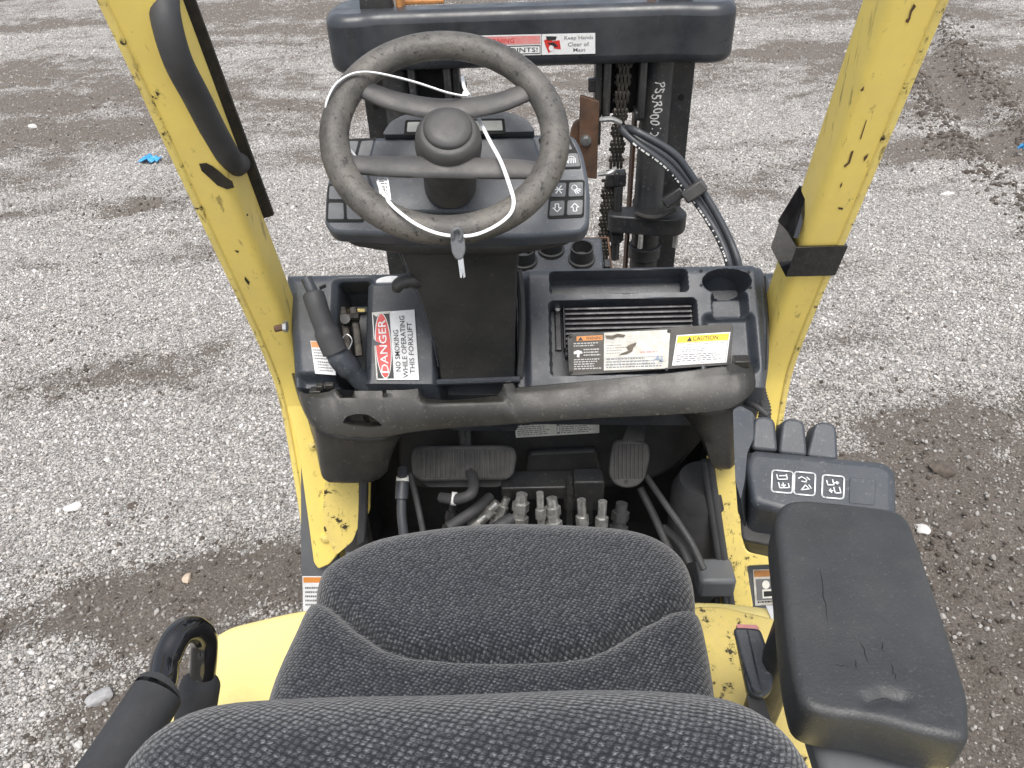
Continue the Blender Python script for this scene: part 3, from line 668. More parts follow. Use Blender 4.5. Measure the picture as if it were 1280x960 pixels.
    F3 = Fr((XC+.155, 1.745, 1.285), (1, 0, 0)); MB().lathe(F3, 0, 0, [(.058, 0), (.05, .008), (.05, .02), (.058, .028)], 26).build('hose_sheave', 'plastic_dark', hd)
    q = MB(); q.tube(spline([V((XC+.157, 1.69, 1.338)), V((XC+.18, 1.68, 1.342)), V((XC+.2, 1.69, 1.33))], 4), .006, 8); q.build('guard_wire', 'zinc', hd)
    q = MB(); q.tube(spline([V((XC+.157, 1.69, 1.215)), V((XC+.18, 1.68, 1.222)), V((XC+.195, 1.69, 1.228))], 4), .005, 8); q.build('guard_wire', 'zinc', hd)
    # twin hydraulic hoses over the sheave
    mat('hose', (.036, .040, .046), .45, var=.15, vscale=30, bump=.2, bscale=500)
    for k, (dx, dy) in enumerate(((0, 0), (.030, .004), (.012, .034))):
        P = [U(775+dx*300, 160, y=1.70+dy), U(797, 180-dx*500, y=1.665+dy), U(833+dx*300, 207-dx*500, y=1.645+dy), U(861+dx*300, 240-dx*400, y=1.63+dy), U(884+dx*300, 272-dx*300, y=1.60+dy), U(901+dx*400, 302, y=1.56+dy), U(912+dx*400, 335, y=1.52+dy), U(918+dx*400, 390, y=1.50+dy)]
        h = MB(); h.tube(spline(P, 6), .0084, 12); h.build('hydraulic_hose', 'hose', hd)
        if k == 0:
            s_ = spline(P, 24); t = MB()
            for i in range(20, 150):
                if i % 9 == 0 or random.random() < .45: continue
                a, b = s_[i], s_[i+1]; d = (b-a).normalized(); sd = d.cross(V((0, -1, .3))).normalized()*-1; nn = V((0, -1, .35)).normalized()
                c = a + nn*.0086 - sd*.0052
                t.add([c-sd*.0018, c+d*.003-sd*.0018, c+d*.003+sd*.0018, c+sd*.0018], [(0, 1, 2, 3)])
            t.build('hose_print', 'ink_pale', hd, smooth=0)
    q = MB(); c = U(868, 238, y=1.622); rt = Euler((R_(-18), R_(-38), R_(0))).to_matrix()
    q.box(c, (.052, .045, .028), rt); q.build('hose_clamp', 'wheel_spoke', hd, bevel=.004)
    q = MB(); q.box(c+V((-.04, .02, -.022)), (.05, .04, .024), rt); q.build('clamp_foot', 'black_steel', hd, bevel=.004)
    # handwritten paint-marker number down the right cylinder
    tx = MB(); g, f = text_geo('P55R00012.1')
    vs = []
    for x, y in g:
        th = (y-.35)*.62 + .12*math.sin(x*19); z = 1.402-x*.135
        ang = -math.pi/2 + th - .12 - .10*x; vs.append(V((XC+.286+.0346*math.cos(ang), 1.765+.0346*math.sin(ang), z)))
    tx.add(vs, f); tx.build('marker_number', 'ink_pale', hd, smooth=0, recalc=False)
    # warning decal on the header
    F = Fr((XC, 1.6995, 1.505), (0, -1, 0))
    st = Sticker(F, [(573, 45), (744, 41), (744, 67), (573, 71)], c=.0015)
    st.rect(0, 0, 1, 1, 'white'); st.rect(.01, .06, .60, .46, 'pink_red', 2).rect(.01, .52, .60, .94, 'ink', 2).rect(.018, .57, .595, .90, 'white', 3)
    st.text('WARNING', .16, .16, .41, .38, 'red', 3).text('PINCH POINTS!', .12, .62, .58, .84, 'ink', 4)
    st.rect(.605, .0, .61, 1, 'ink_grey', 2)
    st.text('Keep Hands', .775, .12, .985, .34, 'ink_grey', 2).text('Clear of', .80, .42, .955, .62, 'ink_grey', 2).text('Mast', .84, .70, .93, .88, 'ink_grey', 2)
    st.poly([(.625, .3), (.66, .2), (.69, .35), (.74, .3), (.75, .75), (.70, .7), (.66, .92), (.64, .6)], 'red', 2).poly([(.64, .1), (.72, .12), (.71, .3), (.65, .3)], 'ink', 3).ell(.68, .68, .018, .14, 'white', 3).poly([(.65, .42), (.70, .4), (.73, .6), (.71, .62), (.67, .5)], 'ink', 4)
    st.build('warning_decal', hd, 'white and red warning decal, Keep Hands Clear of Mast')
mast()

# ---- dashboard: a moulded top with recesses, sighted on its sloping plane
D = Fr(U(671, 405, y=1.125), (0, -.652, .758))
def dashboard():
    tl, tr, br, bl = [V((*D.px(*p), 0)) for p in ((355, 341), (986, 329), (960, 486), (366, 482))]
    NU, NV = 520, 150
    s = np.linspace(0, 1, NU)[None, :]; t = np.linspace(0, 1, NV)[:, None]
    A = (tl.x*(1-s)+tr.x*s)*(1-t)+(bl.x*(1-s)+br.x*s)*t; B = (tl.y*(1-s)+tr.y*s)*(1-t)+(bl.y*(1-s)+br.y*s)*t
    def box_(x0, y0, x1, y1, r=.008):                     # signed distance to a rounded rectangle given by sighted corners
        a0, b0 = D.px(x0, y0); a1, b1 = D.px(x1, y1); ca, cb = (a0+a1)/2, (b0+b1)/2; ha, hb = abs(a1-a0)/2, abs(b1-b0)/2
        qx = np.abs(A-ca)-ha+r; qy = np.abs(B-cb)-hb+r
        return np.hypot(np.maximum(qx, 0), np.maximum(qy, 0)) + np.minimum(np.maximum(qx, qy), 0) - r
    def sink(sd, e): return 1-sst(-e, 0, sd)
    h = np.zeros_like(A)
    h += .020*sink(box_(446, 352, 553, 500, .02), .016)                     # hump that carries the danger notice
    h -= .022*sink(box_(366, 464, 450, 520, .01), .02)                      # cut-away under the brake lever
    h -= .075*sink(box_(421, 350, 459, 482, .010), .010)                    # slot of the brake lever
    h -= .012*sink(box_(413, 343, 467, 490, .020), .016)
    h -= .070*sink(box_(548, 333, 648, 500, .006), .010)                    # bay of the steering column
    h += .010*sink(box_(652, 320, 966, 520, .018), .014)                    # raised right half
    h -= .052*sink(box_(686, 341, 860, 367, .008), .0045)                    # document tray
    h -= .045*sink(box_(685, 378, 876, 468, .010), .0055)                    # bay of the converter box
    ca, cb = D.px(907, 354); r = np.hypot((A-ca)/.042, (B-cb)/.0245); h -= .070*(1-sst(.86, 1, r))   # cup holder
    h -= .030*sink(box_(886, 366, 936, 398, .012), .009)
    h -= .018*sink(box_(874, 392, 950, 470, .014), .016)
    h -= .030*sst(D.px(956, 400)[0], D.px(972, 400)[0], A)                  # end flank steps down to the pillar
    h -= .026*sst(D.px(372, 400)[0], D.px(352, 400)[0], A)*0
    # rounded outer edge
    sd = np.minimum.reduce([(1-s)*.86+0*t, s*.86+0*t, t*.198+0*s, (1-t)*.198+0*s+.02]); rr = .022
    q = np.clip((rr-sd)/rr, 0, 1); h -= rr*(1-np.sqrt(np.clip(1-q*q, 0, 1)))
    cut = 1-np.clip(np.hypot(np.maximum(.05-s*.86, 0), np.maximum(.05-t*.198, 0)), 0, 1)*0
    mb = MB(); base = D.o
    Pw = np.array(D.o)[None, None]+A[..., None]*np.array(D.a)+B[..., None]*np.array(D.b)+h[..., None]*np.array(D.n)
    # round the top corners in plan
    mb.v = [tuple(p) for p in Pw.reshape(-1, 3)]
    mb.f = [(j*NU+i, (j+1)*NU+i, (j+1)*NU+i+1, j*NU+i+1) for j in range(NV-1) for i in range(NU-1)]; mb.m = [0]*len(mb.f)
    # skirts
    rim = [j*NU for j in range(NV)] + [(NV-1)*NU+i for i in range(1, NU)] + [j*NU+NU-1 for j in range(NV-2, -1, -1)] + [i for i in range(NU-2, 0, -1)]
    k = len(mb.v); mb.v += [tuple(V(mb.v[i])+V((0, .02, -.10))) for i in rim]; N = len(rim)
    for i in range(N): mb.f.append((rim[i], rim[(i+1) % N], k+(i+1) % N, k+i)); mb.m.append(0)
    o = mb.build('dashboard', 'plastic', truck, smooth=50, recalc=False)
    md = o.data; md.flip_normals() if (md.polygons[NU*5+5].normal.dot(D.n) < 0) else None
    return o
dash = dashboard()
# screws round the cup holder, black line seam
for p in ((875, 341), (934, 343), (875, 359), (936, 362)):
    MB().lathe(D, *D.px(*p), [(.0028, .008), (.0028, .0106)], 10).build('screw_hole', 'void', dash)
MB().tube([D.wp(956, 345, .0105), D.wp(959, 400, .011), D.wp(957, 462, .010)], .0012, 6).build('seam_line', 'void', dash)
# inside of the brake slot: linkage
q = MB()
for x in (430, 443): q.tube(spline([D.wp(x-2, 385, -.03), D.wp(x+2, 410, -.022), D.wp(x+6, 445, -.02)], 5), .0075, 8, flat=.5)
q.tube([D.wp(426, 397, -.016), D.wp(449, 396, -.016)], .007, 10); lever_link = q
MB().lathe(D, *D.px(430, 397), [(.009, -.03), (.009, -.008)], 10).build('link_pin', 'black_steel', dash)
lever_link.build('brake_linkage', 'chain_steel', dash)
q = MB(); q.tube(spline([D.wp(432, 440, -.01), D.wp(428, 425, -.008), D.wp(434, 418, -.006), D.wp(440, 426, -.008), D.wp(434, 440, -.01)], 5), .0012, 6); q.build('safety_wire', 'steel_bolt', dash)
q = MB(); q.fbox(D, *D.px(434, 372), -.074, (.03, .006, .003)); q.build('slot_plate', 'yellow_worn', dash)
# danger notice
st = Sticker(D, [(471, 475), (465, 391), (518, 387), (524, 475)], c=.0225)
st.rect(0, 0, 1, 1, 'white').rect(.02, .02, .985, .41, 'ink', 2).ell(.50, .215, .485, .19, 'white', 3).ell(.50, .215, .468, .17, 'red', 4)
st.text('DANGER', .10, .125, .88, .305, 'white', 5).text('NO SMOKING', .12, .47, .72, .59, 'ink', 3).text('WHILE OPERATING', .03, .635, .92, .755, 'ink', 3).text('THIS FORKLIFT', .09, .80, .82, .92, 'ink', 3)
st.poly([(.985, .0), (1.0, .02), (1.0, .45), (.96, .40), (.97, .2), (.93, .1)], 'white_dirty', 6).poly([(.50, .0), (.60, .0), (.56, .06), (.53, .18), (.51, .10)], 'plastic', 6).poly([(.0, .0), (.5, .0), (.48, .035), (.02, .03)], 'white_dirty', 6)
st.build('danger_notice', dash, 'peeling red white and black DANGER NO SMOKING notice')
# small white operator label with orange head, beside the brake grip
st = Sticker(D, [(388, 426), (413, 427), (420, 469), (394, 467)], c=.0015)
st.rect(0, 0, 1, 1, 'white').rect(.02, .02, .98, .2, 'orange', 2).lines(.08, .26, .95, .60, 4, 'ink_grey', 2, 3).lines(.2, .62, .95, .95, 4, 'ink_grey', 2, 5)
st.build('operator_label', dash, 'small white label with orange head')
st = Sticker(D, [(470, 346), (506, 344), (506, 357), (470, 359)], c=.0025); st.ell(.5, .5, .5, .5, 'white'); st.build('oval_label', dash)

# ---- converter box with cooling fins in the dash bay
def converter():
    F = D.up(-.036); a0, b0 = F.px(704, 384); a1, b1 = F.px(866, 446); mb = MB(); mb.fbox(F, (a0+a1)/2, (b0+b1)/2, .008, (a1-a0, b0-b1, .016))
    o = mb.build('converter_box', 'anodised', truck, bevel=.001)
    n = 11; fin = None
    for i in range(n):
        b = b0-.003-(b0-b1-.006)*i/(n-1); w = F.w((a0+a1)/2, b, .021)
        if fin is None: q = MB(); q.box((0, 0, 0), (a1-a0-.004, .0026, .011), Matrix((F.a, F.b, F.n)).transposed()); fin = q.build('fin', 'anodised', o, origin=(0, 0, 0), smooth=0); place(fin, w, o)
        else: clone(fin, w, o)
    for x, xx in ((697, 704), (872, 867)):
        q = MB(); q.fbox(F, F.px(x, 392)[0], (b0+b1)/2+.01, .006, (.010, b0-b1-.01, .004)); q.fbox(F, F.px(xx, 392)[0], (b0+b1)/2+.01, .016, (.003, b0-b1-.004, .022)); q.build('mounting_flange', 'anodised', o, bevel=.001)
        MB().lathe(F, *F.px(x, 389), [(.0062, .008), (.0062, .012), (.004, .014)], 12).build('flange_screw', 'steel_bolt', o)
    q = MB(); q.tube(spline([F.wp(868, 394, .014), F.wp(876, 398, .016), F.wp(884, 410, .012), F.wp(888, 425, .01)], 5), .0035, 8); q.build('power_lead', 'rubber', o)
converter()
# ---- loose data plate leaning over the converter box
def data_plate():
    F = Fr(D.wp(810, 440, .012), (-.02, -.76, .65)); pts = [F.px(*p) for p in ((709, 418), (917, 404), (913, 456), (711, 470))]
    mb = MB(); mb.prism(F, rpoly(pts, .008, 4), -.002, 0); o = mb.build('data_plate', 'plate_black', truck, bevel=.0006)
    st = Sticker(F, [(713, 417), (839, 411), (836, 462), (714, 466)], c=.0005)
    st.rect(.335, .02, .99, .97, 'white_dirty').rect(.02, .06, .33, .97, 'plate_brown').rect(.06, .08, .32, .20, 'orange', 2)
    st.text('WARNING', .155, .10, .31, .18, 'ink', 3).poly([(.075, .19), (.125, .19), (.10, .09)], 'ink', 3)
    st.lines(.03, .25, .32, .37, 2, 'ink_pale', 2, 11).lines(.13, .41, .32, .62, 3, 'ink_pale', 2, 12).lines(.03, .66, .32, .95, 5, 'ink_pale', 2, 13)
    st.poly([(.03, .47), (.07, .43), (.11, .46), (.12, .52), (.09, .52), (.085, .62), (.06, .6), (.065, .53), (.03, .53)], 'white', 2)
    st.lines(.36, .10, .95, .30, 3, 'ink_pale', 2, 21).lines(.36, .34, .60, .60, 4, 'ink_grey', 2, 22, .22).lines(.70, .53, .90, .58, 1, 'pink_red', 2, 25, .6, .2)
    st.lines(.36, .68, .93, .95, 4, 'ink_grey', 2, 23, .4, .05)
    for u in (.5, .62, .74, .84): st.rect(u, .66, u+.004, .9, 'ink_blue', 3)
    for v in (.66, .75, .84): st.rect(.35, v, .93, v+.008, 'ink_blue', 3)
    st.poly([(.85, .75), (.88, .62), (.90, .80), (.92, .65), (.94, .80), (.90, .74)], 'ink_blue', 4)
    st.poly([(.345, .09), (.42, .10), (.47, .06), (.55, .10), (.53, .16), (.47, .14), (.42, .19), (.36, .17)], 'mud_smear', 5).poly([(.56, .40), (.60, .34), (.66, .30), (.655, .36), (.63, .42), (.62, .52), (.57, .58), (.48, .60), (.52, .55), (.58, .50)], 'mud_smear', 5)
    st.build('rating_plate', o, 'dirty white rating plate with dark warning field')
    st = Sticker(F, [(846, 419), (913, 415), (908, 453), (840, 457)], c=.0005)
    st.rect(0, 0, 1, 1, 'white').rect(.02, .04, .98, .26, 'caution_yellow', 2).text('CAUTION', .31, .08, .78, .22, 'ink', 3).poly([(.2, .23), (.30, .23), (.25, .07)], 'ink', 3)
    for r_ in ((.02, .28, .98, .292), (.02, .95, .98, .962), (.02, .28, .03, .96), (.97, .28, .98, .96)): st.rect(*r_, 'ink_grey', 2)
    st.lines(.05, .33, .95, .37, 1, 'ink_grey', 2, 31).lines(.08, .42, .5, .47, 1, 'ink_grey', 2, 32).lines(.14, .49, .7, .60, 2, 'ink_grey', 2, 33).lines(.06, .65, .95, .92, 4, 'ink_grey', 2, 34)
    st.build('caution_label', o, 'white CAUTION label with yellow head')
    for p in ((713, 420), (836, 414), (833, 462), (714, 465)): MB().lathe(F, *F.px(*p), [(.003, 0), (.003, .002), (.0015, .003)], 10).build('rivet', 'black_steel', o)
data_plate()

# ---- dusty knee panel under the dash, its upper edge broken
def knee_panel():
    # columns: upper point, lower point (sighted), distance of each, lower edge runs round an arch
    C = [((366, 466), (384, 520), 1.150, 1.130), ((372, 484), (388, 527), 1.085, 1.060), ((377, 490), (392, 532), 1.050, 1.005), ((384, 493), (398, 536), 1.035, .990), ((398, 493), (408, 540), 1.030, .985),
         ((412, 490), (420, 542), 1.028, .984), ((419, 486), (427, 543), 1.028, .984), ((424, 493), (434, 544), 1.027, .984), ((430, 502), (440, 545), 1.026, .984), ((440, 503), (450, 545), 1.026, .984), ((444, 489), (456, 546), 1.026, .984),
         ((456, 489), (466, 546), 1.026, .984), ((470, 489), (477, 545), 1.025, .984), ((477, 489), (485, 544), 1.025, .985), ((478, 493), (490, 543), 1.025, .985), ((483, 493), (495, 542), 1.025, .986), ((484, 488), (501, 541), 1.025, .987), ((505, 488), (512, 539), 1.025, .988),
         ((522, 486), (528, 537), 1.025, .988), ((526, 494), (536, 536), 1.025, .988), ((532, 500), (545, 535), 1.022, .988), ((560, 502), (572, 533), 1.022, .988), ((590, 500), (605, 531), 1.022, .988), ((622, 496), (634, 529), 1.022, .988),
         ((628, 488), (645, 528), 1.024, .988), ((630, 480), (652, 528), 1.026, .988), ((641, 479), (660, 527), 1.026, .988), ((643, 486), (668, 526), 1.026, .988), ((680, 483), (700, 524), 1.028, .988), ((740, 477), (752, 521), 1.030, .988), ((790, 472), (796, 519), 1.031, .988), ((840, 467), (838, 517), 1.033, .988),
         ((870, 464), (866, 515), 1.034, .988), ((890, 461), (886, 514), 1.036, .988), ((908, 459), (904, 511), 1.037, .990), ((912, 454), (914, 508), 1.038, .992), ((920, 453), (925, 502), 1.039, .996), ((932, 455), (934, 495), 1.043, 1.004), ((940, 458), (941, 487), 1.055, 1.02), ((944, 465), (946, 479), 1.08, 1.05), ((946, 468), (949, 474), 1.13, 1.10)]
    NT = 26; mb = MB(); cols = []
    for T, B_, yt, yb in C:
        a, b = U(*T, y=yt), U(*B_, y=yb); col = []
        a0 = U(T[0], float(np.interp(T[0], [366, 372, 377, 640, 944], [466, 484, 489, 485, 458])), y=yt) if 380 < T[0] < 938 else a
        for k in range(NT):
            t = k/(NT-1); p = a0.lerp(b, t) + (a-a0)*max(0, 1-t/(.34 if 524 < T[0] < 632 else .16))
            p = p + V((0, -.007*math.sin(math.pi*min(1, t*1.0))**1.0*(1 if b.z > a.z-.12 else .75), 0)); col.append(p)
        # fold the lower edge back into the arch
        for dy in (.003, .010, .04): col.append(b+V((0, dy, -.003)))
        cols.append(col)
    n = len(cols[0])
    # finer columns by linear interpolation
    fine = []
    for c0, c1 in zip(cols, cols[1:]):
        for k in range(3): fine.append([p.lerp(q, k/3) for p, q in zip(c0, c1)])
    fine.append(cols[-1])
    mb.grid(lambda i, j: fine[j][i], n, len(fine))
    o = mb.build('knee_panel', 'panel_dusty', truck, smooth=38)
    md = o.modifiers.new('solid', 'SOLIDIFY'); md.thickness = .0045; md.offset = 0
    # eye-shaped hand hole
    F = Fr(U(449, 532, y=.97), (0, -1, .25)); cut = MB(); cut.prism(F, rpoly([F.px(*p) for p in ((424, 536), (429, 529), (440, 526), (456, 527), (468, 533), (476, 540), (460, 542), (434, 539))], .004), -.09, .09)
    c = cut.build('cutter', 'void', None)
    bo = o.modifiers.new('hole', 'BOOLEAN'); bo.operation = 'DIFFERENCE'; bo.solver = 'EXACT'; bo.object = c
    bpy.context.view_layer.update()
    me = bpy.data.meshes.new_from_object(o.evaluated_get(bpy.context.evaluated_depsgraph_get()))
    o.modifiers.clear(); o.data = me; bpy.data.objects.remove(c); me.polygons.foreach_set('use_smooth', [True]*len(me.polygons)); me.set_sharp_from_angle(angle=R_(38))
    for cols_ in ([((384, 518), (404, 586), 1.14, 1.12), ((389, 524), (403, 593), 1.06, 1.05), ((394, 530), (405, 597), 1.012, 1.01), ((401, 536), (411, 601), .998, 1.0), ((424, 543), (430, 602), .994, .996), ((445, 545), (446, 602), .994, .996), ((462, 546), (462, 601), .994, .996), ((478, 545), (474, 597), .994, .996), ((490, 543), (483, 588), .996, .998), ((499, 540), (487, 572), 1.005, 1.005), ((505, 539), (490, 556), 1.03, 1.03), ((512, 538), (494, 549), 1.08, 1.10)],
                  [((846, 516), (866, 526), 1.10, 1.10), ((854, 515), (875, 540), 1.045, 1.045), ((862, 514), (883, 562), 1.022, 1.022), ((870, 513), (890, 580), 1.016, 1.016), ((886, 512), (899, 585), 1.015, 1.02), ((905, 509), (912, 584), 1.02, 1.03), ((918, 503), (919, 578), 1.05, 1.06), ((930, 497), (923, 570), 1.10, 1.12)]):
        cs = [spline([U(*a, y=ya), U(a[0]*.5+b[0]*.5, a[1]*.5+b[1]*.5, y=(ya+yb)/2-.006), U(*b, y=yb), U(*b, y=yb)+V((0, .02, -.002))], 5) for a, b, ya, yb in cols_]
        q = MB(); q.grid(lambda i, j: cs[j][i], len(cs[0]), len(cs)); q.build('panel_leg', 'panel_dark', o, smooth=50, solid=.004)
    # snapped clip stubs along the broken edge
    for p, s in (((400, 484), (.012, .012, .012)), ((412, 482), (.016, .01, .010)), ((466, 486), (.016, .01, .012)), ((636, 478), (.010, .012, .014)), ((926, 452), (.026, .02, .014)), ((395, 489), (.02, .016, .01))):
        q = MB(); q.box(U(*p, y=1.045), s); q.build('broken_clip', 'panel_dusty', o, bevel=.002)
    q = MB(); q.tube([U(650, 487, y=1.030), U(740, 479, y=1.033), U(840, 469, y=1.036), U(905, 461, y=1.04)], .0042, 8); q.build('edge_bead', 'panel_dusty', o)
    for a, b in (((433, 561), (441, 560)), ((436, 566), (442, 565.5)), ((392, 516), (398, 521)), ((401, 518), (412, 522)), ((400, 575), (425, 592))):
        pass
    return o
knee_panel()

# ---- steering column shroud
def column():
    mb = MB(); rings = []
    for (xl, xr, py, yy, dep) in ((482, 668, 292, 1.03, .10), (497, 652, 312, 1.030, .12), (512, 648, 345, 1.036, .14), (527, 647, 385, 1.045, .15), (540, 645, 425, 1.05, .15), (547, 645, 455, 1.052, .15), (549, 645, 474, 1.05, .15)):
        a, b = U(xl, py, y=yy), U(xr, py, y=yy); w = b-a; f = V((0, 1, .35))
        bow = V((0, -.02, -.006)); pr = rpoly([(0, 0), (1, 0), (.95, dep), (.05, dep)], .035, 5)
        ring = []
        for u, v in pr: ring.append(a + w*u + f*v + bow*math.sin(math.pi*min(max(u, 0), 1))*max(0, 1-v/.03))
        rings.append(ring)
    mb.loft(rings); o = mb.build('steering_column', 'plastic_dark', truck, smooth=50)
    # seams down both sides and the sill below
    q = MB(); q.tube(spline([U(497, 312, y=1.028), U(512, 345, y=1.034), U(527, 385, y=1.043), U(541, 425, y=1.048), U(548, 458, y=1.05)], 5), .0012, 6); q.build('seam_bead', 'ink_pale', o).data.materials[0] = MATS['plastic']
    q = MB(); q.tube(spline([U(648, 338, y=1.10), U(652, 380, y=1.085), U(652, 430, y=1.07), U(650, 472, y=1.055)], 5), .006, 8); q.build('side_gasket', 'rubber', o); q = MB(); q.tube(spline([U(546, 400, y=1.10), U(551, 440, y=1.085), U(553, 470, y=1.065)], 5), .005, 8); q.build('side_gasket', 'rubber', o)
    q = MB(); a, b = U(540, 478, y=1.045), U(650, 474, y=1.045); q.tube([a, b], .0055, 8); q.build('lower_sill', 'plastic', o)
    # tilt lever
    q = MB(); q.tube(spline([U(530, 352, y=1.06), U(515, 350, y=1.045), U(504, 352, y=1.04), U(497, 357, y=1.037), U(496, 362, y=1.037)], 6), [.017]*8+[.015]*6+[.013]*6+[.010]*5, 14, flat=.75); q.build('tilt_lever', 'plastic_dark', o, smooth=60)
column()
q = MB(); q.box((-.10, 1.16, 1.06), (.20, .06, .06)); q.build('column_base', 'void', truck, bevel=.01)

# ---- instrument console
C = Fr(U(571, 230, d=1.09), (0, -.64, .77))
def console():
    def P(*pts): return [C.px(*p) for p in pts]
    mb = MB()
    mb.prism(C, rpoly(P((433, 171), (479, 171), (664, 167), (718, 168), (729, 190), (738, 236), (737, 280), (728, 291), (660, 297), (480, 294), (415, 291), (405, 280), (407, 232), (419, 196)), [.012, .0, .0, .012, .02, .02, .012, .012, .01, .01, .012, .012, .02, .02]), -.034, 0)
    o = mb.build('instrument_console', 'console_plastic', truck, bevel=.006, seg=3)
    q = MB(); q.prism(C, rpoly(P((468, 176), (668, 174), (680, 215), (664, 268), (476, 268), (458, 218)), .008), -.002, .007); q.build('instrument_panel', 'console_plastic', o, bevel=.004, seg=2)
    q = MB(); q.prism(C, rpoly(P((480, 176), (490, 160), (505, 152), (520, 149), (628, 147), (645, 150), (660, 158), (670, 172)), .006), -.03, .016); q.build('display_hood', 'console_plastic', o, bevel=.006, seg=3)
    q = MB(); q.prism(C, rpoly(P((512, 161), (628, 159), (629, 171), (511, 173)), .002), .0155, .0172); q.build('display', 'lcd', o)
    q = MB(); q.prism(C, rpoly(P((509, 158), (631, 156), (633, 175), (507, 177)), .003), .0145, .0164); q.build('display_bezel', 'void', o)
    q = MB(); q.prism(Fr(C.w(0, 0, -.034), C.n), rpoly([C.px(*p) for p in ((420, 200), (725, 196), (722, 284), (640, 300), (500, 299), (420, 286))], .02), -.03, 0); q.build('console_underside', 'plastic_dark', o, bevel=.012, seg=3)
    base = {'l': ((430, 174), (471, 173), (465, 199), (423, 200)), 'l2': ((410, 230), (440, 229), (456, 278), (408, 278)), 'r': ((672, 173), (712, 172), (722, 190), (727, 211), (690, 212)), 'r2': ((688, 226), (731, 225), (730, 272), (684, 274))}
    for k in base.values():
        q = MB(); q.prism(C, rpoly(P(*k), .005), -.004, .0012); q.build('button_well', 'void', o)
    def btn(pts, icon=None):
        q = MB(); q.prism(C, rpoly(P(*pts), .003, 3), -.003, .0022); b = q.build('button', 'button', o, bevel=.0008)
        if icon:
            cx, cy = [sum(k)/len(pts) for k in zip(*P(*pts))]; m = MB(); s = .0068; w = .0013
            for ln in icon: m.strip(C, [(cx+x*s, cy+y*s) for x, y in ln], w, .0027)
            m.build('button_symbol', 'chalk', o, smooth=0)
    btn([(433, 177), (449, 177), (444, 196), (427, 196)]); btn([(452, 177), (468, 176), (463, 196), (447, 196)])
    btn([(412, 233), (429, 233), (430, 250), (411, 250)]); btn([(432, 233), (440, 233), (447, 250), (433, 250)])
    btn([(411, 254), (430, 254), (431, 275), (410, 275)]); btn([(433, 254), (449, 254), (454, 275), (434, 275)])
    btn([(676, 176), (690, 175), (697, 190), (684, 190)]); btn([(693, 175), (709, 174), (716, 188), (700, 189)])
    arc = lambda x, y, r, a0, a1, n=8: [(x+r*math.cos(R_(a0+(a1-a0)*i/n)), y+r*math.sin(R_(a0+(a1-a0)*i/n))) for i in range(n+1)]
    wiper = [arc(0, -.2, 1, 150, 30), [(-.9, .3), (-.7, -.6)], [(.87, .3), (.9, -.6)], [(-.35, .3), (-.5, -.7)], [(.05, .35), (0, -.7)], [(.45, .3), (.5, -.7)]]
    star = [[(-.8, 0), (.8, 0)], [(-.55, .8), (.55, -.8)], [(.55, .8), (-.55, -.8)]]
    lamp = [arc(-.3, .35, .55, 0, 360, 12), [(.3, .1), (.95, -.1)], [(.15, -.15), (.85, -.5)], [(-.05, -.3), (.55, -.9)], [(-.35, -.3), (.05, -1)]]
    down = [[(-.35, .9), (.35, .9), (.35, 0), (.8, 0), (0, -.85), (-.8, 0), (-.35, 0), (-.35, .9)]]
    upa = [[(x, -y) for x, y in down[0]]]
    btn([(701, 193), (722, 192), (726, 209), (705, 210)], wiper)
    btn([(690, 229), (708, 229), (707, 247), (688, 247)], star); btn([(711, 229), (729, 228), (729, 246), (710, 247)], lamp)
    btn([(688, 252), (706, 251), (705, 270), (686, 271)], down); btn([(709, 251), (729, 250), (728, 269), (708, 270)], upa)
console()

# ---- steering wheel
WF = Fr(U(557, 167, d=.972), (.08, -.555, .83))
def wheel():
    R0, r0 = .1378, .0184; mb = MB(); rings = []
    for i in range(96):
        a = 2*math.pi*i/96; ca, sa = math.cos(a), math.sin(a)
        rings.append([WF.w((R0+r0*math.cos(2*math.pi*j/20))*ca, (R0+r0*math.cos(2*math.pi*j/20))*sa, r0*.92*math.sin(2*math.pi*j/20)) for j in range(20)])
    mb.loft(rings+[rings[0]], caps=False)
    o = mb.build('steering_wheel', 'wheel_rubber', truck, smooth=60)
    def spoke(pts):
        q = MB(); rr = []
        S = spline([V(p) for p in pts], 7); n = len(S)
        for i, p in enumerate(S):
            t = i/(n-1); e = abs(2*t-1); w = .0125+.009*max(0, (e-.78)/.22)**2 + .004*(1-e); th = .0062+.005*max(0, (e-.8)/.2)
            d = (S[min(i+1, n-1)]-S[max(i-1, 0)]).normalized(); nx_ = V((-d.y, d.x, 0)).normalized()
            rr.append([WF.w(p.x+nx_.x*w*math.cos(k*math.pi/7), p.y+nx_.y*w*math.cos(k*math.pi/7), p.z+th*math.sin(k*math.pi/7)) for k in range(14)])
        q.loft(rr); return q.build('spoke', 'wheel_spoke', o, smooth=60)
    spoke([(-.113, .070, -.001), (-.095, .062, -.003), (-.06, .052, -.008), (0, .046, -.012), (.06, .053, -.008), (.098, .066, -.003), (.115, .074, -.001)])
    spoke([(-.122, -.048, -.001), (-.10, -.046, -.004), (-.06, -.042, -.012), (0, -.038, -.016), (.06, -.042, -.012), (.10, -.048, -.004), (.118, -.054, -.001)])
    MB().lathe(WF, .003, 0, [(.036, -.115), (.036, -.06), (.041, -.048), (.043, -.02), (.041, -.004), (.037, .004), (.033, .0062)], 40).build('hub', 'wheel_spoke', o, smooth=40)
    MB().lathe(WF, .003, .002, [(.0305, .005), (.0305, .0085), (.028, .0115), (.020, .0135), (.008, .0145)], 36).build('hub_cap', 'wheel_spoke', o, smooth=50)
wheel()

